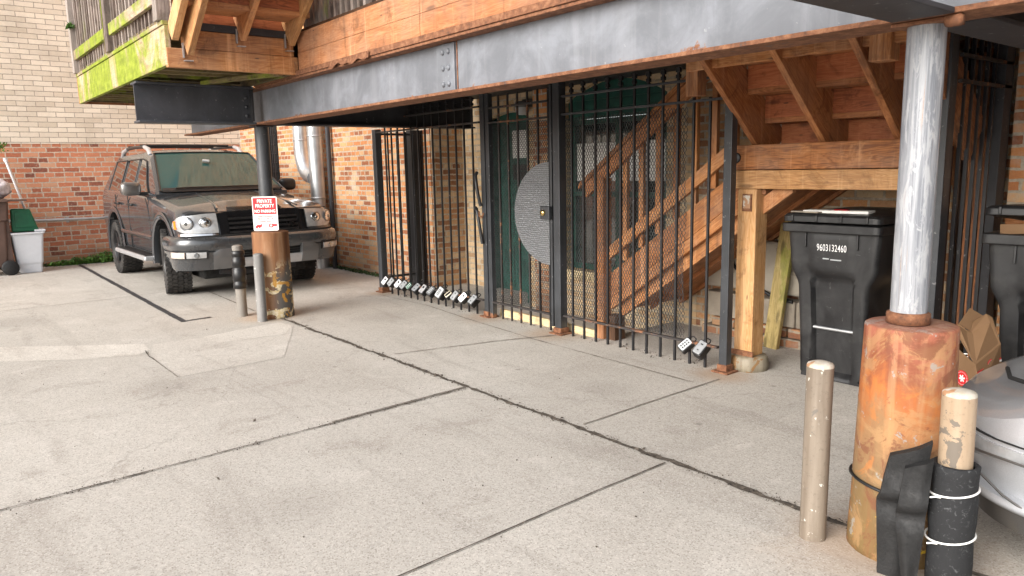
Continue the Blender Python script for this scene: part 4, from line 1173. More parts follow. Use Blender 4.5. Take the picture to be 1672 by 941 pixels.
for x in bx: bar(f1, x, YG, -.02 if x < -6.3 else -.10, 2.05)
rail(f1, -7.36, -5.61, YG-.018, 1.955); rail(f1, -7.60, -5.61, YG-.018, 1.815); rail(f1, -7.55, -5.61, YG-.018, .155)
# short return to the wall
for y in (4.30, 4.42, 4.54): bar(f1, -7.60, y, .06, 1.83, False)
for z in (1.80, .17):
    b = MB(); b.box((-7.615, YG+.052, z-.012), (-7.585, 4.60, z+.012)); b.build('rail', M['iron'], f1)

g1 = thing('iron_gate', (-5.05, YG, 0), 'black iron gate with a half round mesh plate guarding its lock', 'gate')
sqpost(g1, -5.497, YG, .052, 2.06, 'frame_post', M['iron_worn'], foot=False)
b = MB(); b.box((-4.655, YG-.02, .05), (-4.628, YG+.02, 2.06)); b.build('frame_post', M['iron_worn'], g1, .003)
for i in range(6): bar(g1, -5.35+i*.1335, YG, .01, 2.04, False, M['iron_rusty'] if i < 4 else None)
rail(g1, -5.47, -4.66, YG-.018, 1.93); rail(g1, -5.47, -4.66, YG-.018, 1.80); rail(g1, -5.47, -4.66, YG-.018, .155)
expanded(g1, -5.46, -4.67, .165, 1.79, YG+.012, cw=.0108, chh=.036, w=.0010)
R_, zc_ = .43, 1.008
poly = [(0, -R_)]+[(-R_*math.sin(a), -R_*math.cos(a)) for a in [PI*i/36 for i in range(1, 36)]]+[(0, R_)]
b = MB(); b.prism([(x*1.07, y) for x, y in poly], (-4.658, YG-.024, zc_), (1, 0, 0), (0, 0, 1), (0, .004, 0)); b.build('lock_guard', M['plate'], g1)
b = MB(); b.box((-4.735, YG-.062, .965), (-4.62, YG-.026, 1.075)); lk = b.build('lock_box', M['iron_worn'], g1, .006)
b = MB(); b.lathe([(.001, -.016), (.022, -.014), (.026, -.004), (.026, .01), (.001, .01)], (-4.69, YG-.068, 1.02), 18, axis='y'); b.build('lock_knob', M['brass'], lk)

f2 = thing('iron_fence', (-3.7, YG, 0), 'black iron fence panel with torn expanded mesh in front of the lower staircase', 'fence')
sqpost(f2, -4.552, YG, .078, 2.07)
sqpost(f2, -2.915, YG, .060, 1.86)
for i in range(11): bar(f2, -4.405+i*.1328, YG, .0, 2.05 if i < 9 else (2.05 if i == 9 else 1.83), i < 9, M['iron'], .0078)
rail(f2, -4.49, -3.06, YG-.018, 1.95, mat=M['iron_worn']); rail(f2, -4.49, -2.955, YG-.018, 1.81, mat=M['iron_worn']); rail(f2, -4.49, -2.96, YG-.018, .165)
expanded(f2, -4.475, -3.28, .175, 1.80, YG+.014, tear=.008, cw=.0128, chh=.044, w=.0011)

f3 = thing('iron_fence', (-1.63, 4.6, 0), 'dark iron side fence between the pale round post and the end brick wall', 'fence')
sqpost(f3, -1.665, 4.20, .09, 2.1, foot=False)
b = MB(); b.box((-1.685, 4.95, 0), (-1.615, 5.01, 2.06)); b.build('post', M['iron'], f3, .003)
b = MB(); b.box((-1.66, 4.84, 0), (-1.60, 4.945, 2.04)); b.build('post', M['beam_black'], f3, .003)
for y in (4.36, 4.46, 4.56, 4.66, 4.76): 
    b = MB(); b.box((-1.640, y-.009, .02), (-1.622, y+.009, 2.03)); b.build('bar', M['iron'], f3)
for z in (1.92, 1.79, .15):
    b = MB(); b.box((-1.620, 4.25, z-.009), (-1.600, 4.96, z+.009)); b.build('rail', M['iron_rusty'], f3)
# timber boards stored behind the side fence
for i, (x, y, w, z, m, lb) in enumerate(((-1.95, 4.75, .13, 1.9, 'dark_wood', 'tall brown board standing behind the side fence next to the pale post'), (-1.80, 4.92, .15, 2.0, 'cedar_wet', 'tall reddish board standing behind the middle of the side fence'), (-1.92, 5.08, .12, 2.05, 'dark_wood', 'dark board standing against the brick behind the side fence'))):
    b = MB(); b.box((x, y, 0), (x+w, y+.04, z)); tag(b.build('timber_board', M[m], None, .004), lb, 'board', 'boards stored behind the side fence')

# ------------------------------------------------------------------ key lockboxes on the bottom rails
def lockbox(x, style, label, rz, scale=1.0):
    face = dict(w='lockface', g='grey_plastic', d='dark_grey_plastic', c='cream_plastic', s='silver_plastic', k='green_plastic')[style]
    t = thing('key_lockbox', (x, YG-.055, .150), label, 'key lockbox', 'key lockboxes hung along the fence bottom')
    t.rotation_euler = (math.radians(-34+random.uniform(-14, 12)), math.radians(26+random.uniform(-13, 12)), rz)
    w, d, h = .034*scale, .034*scale, .052*scale
    b = MB(); b.prism(rrect(w, h, .012), (0, .0, 0), (1, 0, 0), (0, 0, 1), (0, 2*d, 0)); b.build('case', M['black_plastic'], t, .006, local=True)
    b = MB(); b.prism(rrect(w*.80, h*.88, .010), (0, -.007, 0), (1, 0, 0), (0, 0, 1), (0, .0075, 0)); fp = b.build('front_cover', M[face], t, .004, local=True)
    b = MB()
    if style == 'w':
        b.box((-.010, -.0085, .020), (.010, -.0065, .029)); b.build('dial_window', M['black_plastic'], fp, .002, local=True)
        b = MB(); b.box((-.007, -.0085, -.028), (.007, -.0065, -.020)); b.build('dial_window', M['black_plastic'], fp, .002, local=True)
    elif style == 's':
        b.prism(rrect(.012, .012, .008), (0, -.0085, .018), (1, 0, 0), (0, 0, 1), (0, .002, 0)); b.build('dial_window', M['black_plastic'], fp, local=True)
    elif style == 'c':
        b.prism(rrect(.012, .034, .011), (0, -.0085, 0), (1, 0, 0), (0, 0, 1), (0, .002, 0)); b.build('keypad', M['dark_gap'], fp, local=True)
    else:
        for r_ in range(4):
            for c_ in range(2): b.box((-.015+c_*.018, -.0085, -.034+r_*.018), (-.003+c_*.018, -.0065, -.022+r_*.018))
        b.build('keypad', M['black_plastic'] if style == 'g' else M['grey_plastic'], fp, .001, local=True)
    b = MB(); b.tube([(-w*.6, .02, h*.9), (-w*.6, .025, h*1.35), (-w*.35, .03, h*1.62), (w*.35, .03, h*1.62), (w*.6, .025, h*1.35), (w*.6, .02, h*.9)], .005, 8)
    b.build('shackle', M['iron'], t, local=True)
    return t
ordn = ['first', 'second', 'third', 'fourth', 'fifth', 'sixth', 'seventh', 'eighth', 'ninth', 'tenth', 'eleventh', 'twelfth', 'last']
xs_ = [-7.47, -7.335, -7.175, -7.06, -6.94, -6.79, -6.655, -6.50, -6.335, -6.175, -6.065, -5.92, -5.755]
sty = 'swswkwsdgcwsw'
look = dict(s='silver faced', w='white faced', k='small green', d='dark grey', g='large pale grey', c='narrow cream')
for i, (x, s_) in enumerate(zip(xs_, sty)):
    lb = f"{look[s_]} key lockbox, {ordn[i]} from the left in the fence bottom row"
    lockbox(x, s_, lb, random.uniform(-.08, .12), 1.22 if s_ == 'g' else (.82 if s_ in 'ck' else 1.06))
lockbox(-3.208, 'g', 'grey faced key lockbox, left of the pair on the right fence panel', .0, 1.0)
lockbox(-3.08, 'w', 'white faced key lockbox, right of the pair beside the worn fence post', .05, 1.1)
# ------------------------------------------------------------------ wheeled rubbish carts
def ring_rr(hx, y0, y1, z, r, n=6):
    p = []
    for cx, cy, a0 in ((hx-r, y1-r, 0), (-hx+r, y1-r, PI/2), (-hx+r, y0+r, PI), (hx-r, y0+r, 1.5*PI)):
        for i in range(n+1): p.append(Vector((cx+r*math.cos(a0+PI/2*i/n), cy+r*math.sin(a0+PI/2*i/n), z)))
    return p
def sstep(x, a, b):
    t = max(0., min(1., (x-a)/(b-a))); return t*t*(3-2*t)
def cart(loc, rz, label, mat, matl, number=None, lid_angle=0.0, name='rubbish_cart', mark=None):
    t = thing(name, loc, label, 'rubbish cart'); t.rotation_euler.z = rz
    H = 1.0
    hx = lambda z: .216+.015*z/.6+.050*sstep(z, .60, .74)+.012*sstep(z, .74, 1.0)
    yf = lambda z: 0.0-.055*sstep(z, .0, 1.)-.0
    yb = lambda z: .50+.17*sstep(z, .25, 1.0)
    zs = [0, .01, .03]+[.03+i*.0231 for i in range(1, 43)]
    zs = [z for z in zs if z < H]+[H]
    b = MB(); vs = []; n = 0
    for z in zs:
        r = .035 if z > .02 else .02
        sh = 0 if z > .02 else .012
        A = ring_rr(hx(z)-sh, yf(z)+sh, yb(z)-sh, z, r, 5)
        # dense front edge: replace between last corner pair
        front = []
        nf = 26
        xa, xb = -(hx(z)-r), hx(z)-r
        for i in range(nf+1):
            u = xa+(xb-xa)*i/nf
            y = yf(z)
            rec = sstep(u, -.135, -.118)*(1-sstep(u, .128, .145))*sstep(z, .02, .05)*(1-sstep(z, .665, .69))
            bulge = sstep(u, -.15, -.12)*(1-sstep(u, .12, .15))*sstep(z, .70, .72)*(1-sstep(z, .93, .95))
            front.append(Vector((u, y+.040*rec-.006*bulge, z)))
        ring = A[:14]+A[14:21][:6]+front+A[21:][1:]
        ring = A[0:6]+A[6:12]+A[12:17]+front+A[19:24]
        n = len(ring); vs += ring
    fs = []
    for i in range(len(zs)-1):
        for k in range(n):
            k2 = (k+1) % n
            fs.append((i*n+k, i*n+k2, (i+1)*n+k2, (i+1)*n+k))
    fs.append(tuple(range(n-1, -1, -1)))
    b.add(vs, fs, smooth=True)
    body = b.build('body', mat, t, local=True)
    m_ = body.modifiers.new('edge', 'EDGE_SPLIT'); m_.split_angle = math.radians(40)
    # ribs by the number panel
    for u in (-.168, .168):
        b = MB(); b.box((u-.006, yf(.9)-.014, .86), (u+.006, yf(.9)+.02, .985)); b.build('rib', mat, t, .003, local=True)
    # rim
    b = MB()
    A0 = ring_rr(.315, -.095, .70, .955, .04); A1 = ring_rr(.322, -.105, .71, .96, .04); A2 = ring_rr(.322, -.105, .71, 1.008, .04); A3 = ring_rr(.30, -.08, .69, 1.012, .035); A4 = ring_rr(.27, -.05, .66, 1.0, .03); A5 = ring_rr(.27, -.05, .66, .955, .03)
    n2 = len(A0); vs = A0+A1+A2+A3+A4+A5
    fs = [(i*n2+k, i*n2+(k+1) % n2, ((i+1) % 6)*n2+(k+1) % n2, ((i+1) % 6)*n2+k) for i in range(6) for k in range(n2)]
    b.add(vs, fs, smooth=False); b.build('rim', matl, t, .004, local=True)
    # catch bar
    b = MB(); b.cyl((-.128, .012, .335), (.138, .012, .335), .010, n=12); b.build('catch_bar', M['galv_dull'], t, local=True)
    # lid hinged at the back
    lid = MB()
    def lidr(hx_, y0, y1, z, r): return ring_rr(hx_, y0, y1, z, r)
    Ls = [lidr(.318, -.10, .72, 0, .045), lidr(.318, -.10, .72, .035, .045), lidr(.305, -.085, .71, .05, .05), lidr(.24, -.02, .64, .062, .06), lidr(.15, .06, .55, .072, .06)]
    n3 = len(Ls[0]); vs = [p for Lq in Ls for p in Lq]
    fs = [(i*n3+k, i*n3+(k+1) % n3, (i+1)*n3+(k+1) % n3, (i+1)*n3+k) for i in range(4) for k in range(n3)]
    fs += [tuple(range(n3-1, -1, -1)), tuple(range(4*n3, 5*n3))]
    lid.add(vs, fs, smooth=False)
    for u in (-.24, -.08, .08, .24): lid.box((u-.007, -.110, .004), (u+.007, -.09, .044))
    piv = Vector((0, .72, 1.014)); R = Matrix.Rotation(-lid_angle, 4, 'X')
    for i, p in enumerate(lid.v):
        q = R @ (p-Vector((0, .72, 0))); lid.v[i] = q+piv
    lid.build('lid', matl, t, .004, local=True)
    b = MB(); b.cyl((-.28, .745, 1.0), (.28, .745, 1.0), .016, n=12); b.build('handle', mat, t, local=True)
    for u in (-.24, .24):
        b = MB(); b.lathe([(.001, -.03), (.12, -.03), (.13, -.02), (.13, .02), (.12, .03), (.001, .03)], (u, .56, .13), 28, axis='x'); w = b.build('wheel', M['rubber'], t, local=True)
    if number:
        o = text_mesh(number, .060, M['letter_white'], (0.01, yf(.86)-.017, .862), (1, 0, 0), (0, -.05, 1), None, sx=.60, bold=.0004, spacing=1.08, extr=.0004)
        o.name = 'number'; o.parent = t
        b = MB(); b.box((-.05, yf(.79)-.008, .79), (-.01, yf(.79)-.007, .797)); b.box((.0, yf(.79)-.008, .786), (.07, yf(.79)-.007, .793)); b.build('scuff', M['grey_plastic'], t, local=True)
    return t
c1 = cart((-2.345, 4.475, 0), 0.0, 'black wheeled rubbish cart with a white number standing under the stair platform', M['cart_plastic'], M['cart_plastic'], '9603132460', math.radians(0.5))
c2 = cart((-1.165, 4.42, 0), 0.0, 'black wheeled rubbish cart with its lid propped open on a box beside the silver car', M['cart_plastic'], M['cart_plastic'], None, math.radians(6.5))
# flattened box holding the second lid open
b = MB(); b.box((-1.42, 4.40, 1.02), (-.98, 4.75, 1.032)); b.beam((-1.42, 4.395, 1.03), (-1.0, 4.385, 1.055), .004, .05)
tag(b.build('flattened_box', M['cardboard']), 'torn cardboard sticking out under the propped open cart lid', 'cardboard')
# envelope on the first lid
en = thing('packaging', (-2.33, 4.55, 1.09), 'flat white packaging with red spots lying on the numbered cart lid', 'packaging')
b = MB(); b.frame((-2.33, 4.46, 1.087), Vector((1, .10, .0)).normalized(), Vector((-.1, 1, .0)).normalized(), Vector((0, 0, 1)), .20, .055, .009); b.build('wrapper', M['paper'], en, .004)
for u in (-.005, .045):
    b = MB(); b.lathe([(.001, .004), (.022, .003), (.024, -.002)], (-2.33+u, 4.462, 1.0965), 14); b.build('red_spot', M['red'], en)
b = MB(); b.frame((-2.50, 4.42, 1.084), Vector((1, -.15, .0)).normalized(), Vector((.15, 1, .0)).normalized(), Vector((0, 0, 1)), .10, .05, .004)
tag(b.build('newspaper', M['clay']), 'folded beige paper lying beside the white packaging on the cart lid', 'paper')

# cardboard carton with a round red label, tipped against the second cart
cb = thing('carton', (-1.36, 4.05, .2), 'brown cardboard carton with a round red flower label tipped beside the orange drum', 'carton')
E0, E1, L0, L1 = Vector((-1.294, 3.93, .284)), Vector((-1.333, 3.95, .401)), Vector((-1.457, 4.02, .24)), Vector((-1.463, 4.04, .455))
R0, R1 = Vector((-1.268, 4.13, .275)), Vector((-1.296, 4.15, .478))
def cpoly(mb, pts, th=.004):
    a = [Vector(p) for p in pts]; n = (a[1]-a[0]).cross(a[2]-a[0]).normalized()*-th; k = len(a)
    mb.add(a+[p+n for p in a], [tuple(range(k)), tuple(range(2*k-1, k-1, -1))]+[(i, (i+1) % k, k+(i+1) % k, k+i) for i in range(k)])
back = Vector((-.04, .16, .02)); dn = Vector((.03, -.01, -.24))
L0b, L1b, R0b, R1b = L0+back, L1+back, R0+back, R1+back
b = MB()
cpoly(b, [L0, E0, E1, L1]); cpoly(b, [E0, R0, R1, E1])
cpoly(b, [L0+Vector((-.02, .16, 0)), L0, L1, L1+Vector((-.02, .16, 0))]); cpoly(b, [R0, R0+Vector((-.12, .10, .0)), R1+Vector((-.12, .10, 0)), R1])
cpoly(b, [L0+Vector((0, .02, -.236)), R0+Vector((-.06, 0, -.272)), R0, E0, L0])      # crumpled underside reaching the paving
b.build('box_side', M['cardboard'], cb)
b = MB()
cpoly(b, [E1, R1, (-1.349, 4.17, .603), (-1.371, 4.15, .622), (-1.408, 4.10, .585), (-1.411, 4.09, .532), (-1.429, 4.07, .544), (-1.457, 4.05, .572), (-1.465, 4.03, .544)], .004)
cpoly(b, [(-1.457, 4.052, .572), (-1.411, 4.096, .532), (-1.40, 4.2, .60), (-1.45, 4.16, .64)])
b.build('box_flap', M['cardboard'], cb)
def frame_of(p0, p1, q):
    u = (p1-p0).normalized(); n = u.cross(q-p0).normalized(); v = n.cross(u); return u, v, n
def disc(o, U, V, n, r):
    b = MB(); b.prism([(r*math.cos(a), r*math.sin(a)) for a in [2*PI*i/28 for i in range(28)]], o+n*.0008, U, V, n*.0008); d = b.build('round_label', M['red'], cb)
    b = MB()
    for k in range(3):
        a = PI*k/3; c_, s_ = math.cos(a), math.sin(a); L_ = r*.48; w_ = r*.10
        b.prism([(c_*L_-s_*w_, s_*L_+c_*w_), (-c_*L_-s_*w_, -s_*L_+c_*w_), (-c_*L_+s_*w_, -s_*L_-c_*w_), (c_*L_+s_*w_, s_*L_-c_*w_)], o+n*(.0020+k*.0003), U, V, n*.0005)
    b.build('flower_mark', M['white_paint'], d)
    b = MB()
    for k in range(26):
        a = 2*PI*k/26; x_, y_ = math.cos(a)*r*.80, math.sin(a)*r*.80; h_ = r*.04
        b.prism([(x_-h_, y_-h_), (x_+h_, y_-h_), (x_+h_, y_+h_), (x_-h_, y_+h_)], o+n*.0020, U, V, n*.0004)
    b.build('label_border', M['white_paint'], d)
U, V, n_ = frame_of(L0, E0, E1)
o_ = L0.lerp(E0, .42)+V*.055
disc(o_, U, V, n_, .040)
b = MB()
for k in range(2):
    p_ = L1.lerp(E1, .08)-V*(.032+.014*k)
    b.prism([(0, 0), (.070, 0), (.070, .005), (0, .005)], p_+n_*.0009, U, V, n_*.0006)
b.build('printed_line', M['white_paint'], cb)
U2, V2, n2 = frame_of(E0, R0, R1)
m0 = E0.lerp(E1, .62); m1 = R0.lerp(R1, .62); U3 = (m1-m0).normalized(); V3 = n2.cross(U3); ll = (m1-m0).length
b = MB(); b.prism([(0, -.006), (ll, -.006), (ll, .005), (0, .005)], m0+n2*.0008, U3, V3, n2*.0005); b.build('white_band', M['white_paint'], cb)
b = MB(); b.prism([(0, .0055), (ll, .0055), (ll, .013), (0, .013)], m0+n2*.0008, U3, V3, n2*.0005); b.build('red_band', M['red'], cb)
disc(m0.lerp(m1, .56)+V3*.006+n2*.0006, U3, V3, n2, .030)

# ------------------------------------------------------------------ bins by the red brick wall
bc_ = thing('rubbish_cart', (-13.15, .55, 0), 'brown wheeled rubbish cart with a white bag on its lid at the left edge', 'rubbish cart')
b = MB(); vs = []; zs = [0.12, .14, .5, .78, .80, 1.06]
hw = [.24, .25, .27, .28, .31, .33]
for z, h in zip(zs, hw): vs += [p+Vector((-13.15-.05, .62-.33+.13, 0)) for p in ring_rr(h, .62-h-.3, .62+h-.3, z, .04)]
n = len(vs)//len(zs)
fs = [(i*n+k, i*n+(k+1) % n, (i+1)*n+(k+1) % n, (i+1)*n+k) for i in range(len(zs)-1) for k in range(n)]+[tuple(range(n-1, -1, -1)), tuple(range((len(zs)-1)*n, len(zs)*n))]
b.add(vs, fs); b.build('body', M['brown_plastic'], bc_, .006)
b = MB(); b.box((-13.58, .16, 1.062), (-12.80, 1.07, 1.10)); b.box((-13.3, 1.0, 1.065), (-12.9, 1.30, 1.085)); b.build('lid', M['brown_plastic'], bc_, .008)
for x in (-13.42, -12.98):
    b = MB(); b.box((x-.02, .93, .14), (x+.02, 1.055, .80)); b.build('rib', M['brown_plastic'], bc_, .006)
for x in (-13.46, -12.92):
    b = MB(); b.lathe([(.001, -.03), (.10, -.03), (.11, -.02), (.11, .02), (.10, .03), (.001, .03)], (x, 1.00, .11), 24, axis='x'); b.build('wheel', M['rubber'], bc_)
bg = MB()
def blob(u, w):
    th = PI*u; ph = 2*PI*w
    p = Vector((math.sin(th)*math.cos(ph), math.sin(th)*math.sin(ph), math.cos(th)))
    r = 1+.16*mnoise.noise(p*2.3)+.06*mnoise.noise(p*7)
    return (-13.2+.24*p.x*r, .93+.22*p.y*r, 1.25+.155*max(-.93, p.z*r))
bg.grid(blob, 28, 40); tag(bg.build('bag', M['cloth']), 'stuffed white striped bag lying on the brown cart', 'bag')
b = MB(); b.lathe([(.001, 1.40), (.13, 1.40), (.14, 1.43), (.13, 1.53), (.001, 1.54)], (-13.35, .90, 0), 20)
tag(b.build('black_tub', M['black_plastic']), 'small black tub standing behind the white bag on the brown cart', 'tub')

wb = thing('waste_bin', (-13.15, 1.27, 0), 'slim white plastic bin standing against the red brick wall', 'bin')
b = MB(); vs = []
lv = [(0, .115, .14), (.015, .122, .148), (.12, .126, .152), (.15, .135, .165), (.55, .165, .20), (.575, .168, .205), (.58, .19, .225), (.605, .19, .225), (.605, .17, .205), (.50, .16, .195)]
for z, hxx, hyy in lv:
    r_ = [p for p in ring_rr(hxx, -hyy, hyy, z, .035, 4)]
    vs += [p+Vector((-13.15, 1.265, 0)) for p in r_]
n = len(vs)//len(lv)
fs = [(i*n+k, i*n+(k+1) % n, (i+1)*n+(k+1) % n, (i+1)*n+k) for i in range(len(lv)-1) for k in range(n)]+[tuple(range(n-1, -1, -1))]
b.add(vs, fs); b.build('body', M['white_plastic'], wb, .004)
b = MB(); b.box((-13.35, 1.36, .607), (-12.98, 1.50, .64)); b.build('lid', M['white_plastic'], wb, .01)
gt = thing('green_tub', (-13.2, 1.2, .64), 'dark green plastic tub turned on its side on top of the white bin', 'tub')
b = MB(); vs = [(-13.05, 1.085, .612), (-13.05, 1.43, .612), (-13.10, 1.345, .945), (-13.10, 1.10, .955), (-13.36, 1.10, .612), (-13.36, 1.42, .612), (-13.33, 1.33, .93), (-13.33, 1.11, .94)]
b.add(vs, [(0,1,2,3), (7,6,5,4), (0,4,5,1), (1,5,6,2), (2,6,7,3), (3,7,4,0)]); b.build('body', M['green_plastic'], gt, .02, 3)
b = MB(); vs = [(-13.044, 1.13, .68), (-13.044, 1.385, .68), (-13.088, 1.32, .90), (-13.088, 1.14, .905)]
vs += [(x-.004, y, z) for x, y, z in vs]
b.add(vs, [(0,1,2,3), (0,4,5,1), (1,5,6,2), (2,6,7,3), (3,7,4,0)]); b.build('base_panel', M['green_plastic'], gt, .004)
b = MB(); b.cyl((-13.66, 1.17, 1.665), (-13.42, 1.36, .75), .022, n=12)
pl2 = thing('broom_handle', (-13.5, 1.27, .7), 'pale pole leaning on the red brick wall above the white bin', 'pole')
b.build('pole', M['silver_plastic'], pl2)
b = MB(); b.cyl((-13.668, 1.163, 1.695), (-13.655, 1.174, 1.64), .028, n=12); b.build('end_cap', M['white_plastic'], pl2)

# weeds at the foot of the red brick wall
def weed(x, y, h, r, n, label, seed, mat='leaf'):
    rg = random.Random(seed); b = MB()
    for i in range(n):
        a = rg.uniform(0, 2*PI); d = r*math.sqrt(rg.random()); z = rg.uniform(.01, h)*(1-.55*d/r)
        c = Vector((x+d*math.cos(a)*.55, y+d*math.sin(a)*1.5, z)); s = rg.uniform(.014, .034)
        q = Vector((rg.uniform(-1, 1), rg.uniform(-1, 1), rg.uniform(.1, 1))).normalized()
        u = q.orthogonal().normalized(); u = (Matrix.Rotation(rg.uniform(0, 6.28), 3, q) @ u); v = q.cross(u)
        b.add([c-u*s, c+v*s*.5+q*s*.15, c+u*s, c-v*s*.5+q*s*.15], [(0,1,2,3)])
    for i in range(max(3, n//14)):
        a = rg.uniform(0, 2*PI); d = r*.7*rg.random()
        p = Vector((x+d*math.cos(a)*.5, y+d*math.sin(a)*1.4, 0)); b.tube([p, p+Vector((rg.uniform(-.02,.02), rg.uniform(-.02,.02), h*rg.uniform(.5, 1)))], [.003, .0015], 4)
    return tag(b.build('weed', M[mat], fix=False), label, 'weed', 'weeds growing along the foot of the red brick wall')
weed(-13.66, 2.38, .20, .22, 420, 'largest bright green weed clump right beside the rear tyre of the SUV', 1)
weed(-13.66, 1.98, .14, .14, 200, 'small bright green weed clump left of the largest one by the tyre', 2)
weed(-13.68, 1.72, .10, .12, 110, 'low sparse weed at the wall between the white bin and the taller weeds', 3)
weed(-13.67, 2.18, .10, .14, 140, 'low weed filling the gap between the two brighter clumps', 4)
def moss(name, pts, w, label, seed):
    rg = random.Random(seed); b = MB()
    for i in range(500):
        u = rg.random(); p = Vector(pts[0]).lerp(Vector(pts[1]), u)+Vector((rg.uniform(-w, w), rg.uniform(-w, w), 0))
        s = rg.uniform(.006, .018); q = Vector((rg.uniform(-1,1), rg.uniform(-1,1), rg.uniform(.2,1))).normalized(); a = q.orthogonal().normalized(); c = q.cross(a)
        p.z = rg.uniform(.005, .045); b.add([p-a*s, p+c*s, p+a*s, p-c*s], [(0,1,2,3)])
    o = b.build(name, M['leaf_dark'], fix=False); o['kind'] = 'stuff'; return o
moss('moss', [(-13.72, 1.2, 0), (-13.72, 2.6, 0)], .03, '', 5)
moss('moss', [(-10.2, 4.71, 0), (-8.6, 4.71, 0)], .03, '', 6)
# green sprig hanging at the left end of the mossy railing and one at the wall's left edge
def sprig(x, y, z, r, label, seed):
    rg = random.Random(seed); b = MB()
    for i in range(26):
        c = Vector((x+rg.uniform(-r, r), y+rg.uniform(-r, r), z+rg.uniform(-r, r)*.7)); s = rg.uniform(.02, .045)
        q = Vector((rg.uniform(-1,1), rg.uniform(-1,1), rg.uniform(-1,1))).normalized(); a = q.orthogonal().normalized(); d = q.cross(a)
        b.add([c-a*s, c+d*s*.45, c+a*s, c-d*s*.45], [(0,1,2,3)])
    b.tube([(x, y, z-r), (x+.01, y, z+r)], .004, 5)
    tag(b.build('sprig', M['leaf'], fix=False), label, 'sprig')
sprig(XF+.13, YM-.05, 3.0, .03, 'tiny green sprig growing out of the worn slatted railing', 1)
sprig(-13.6, 1.12, 1.86, .09, 'green sprig against the wall above the white bag at the left edge', 2)

# grit and dead leaves caught in the main joint and along the fence foot
def grit(pts, n, w, seed):
    rg = random.Random(seed); b = MB()
    for i in range(n):
        u = rg.random(); k = min(len(pts)-2, int(u*(len(pts)-1))); f_ = u*(len(pts)-1)-k
        p = Vector(pts[k]).lerp(Vector(pts[k+1]), f_)+Vector((rg.gauss(0, w), rg.gauss(0, w), 0))
        s = rg.uniform(.002, .006)*(2.2 if rg.random() < .06 else 1)
        q = Vector((rg.uniform(-1,1), rg.uniform(-1,1), rg.uniform(.3,1))).normalized(); a = q.orthogonal().normalized(); c = q.cross(a)
        p.z = .004+s*.4
        b.add([p-a*s, p+c*s*.7, p+a*s, p-c*s*.7, p+q*s*.6], [(0,1,4), (1,2,4), (2,3,4), (3,0,4)])
    o = b.build('grit', M['joint'], fix=False); o['kind'] = 'stuff'
grit([(-6.9, 2.655, 0), (-3.8, 2.66, 0), (-1.3, 2.67, 0)], 900, .022, 1)
grit([(-7.5, 4.2, 0), (-5.5, 4.2, 0), (-3.0, 4.2, 0)], 500, .05, 2)
grit([(-3.79, 2.6, 0), (-3.70, .14, 0)], 220, .02, 3)
grit([(-7.0, .5, 0), (-3.0, 1.5, 0), (-2.0, 3.5, 0)], 160, .9, 4)
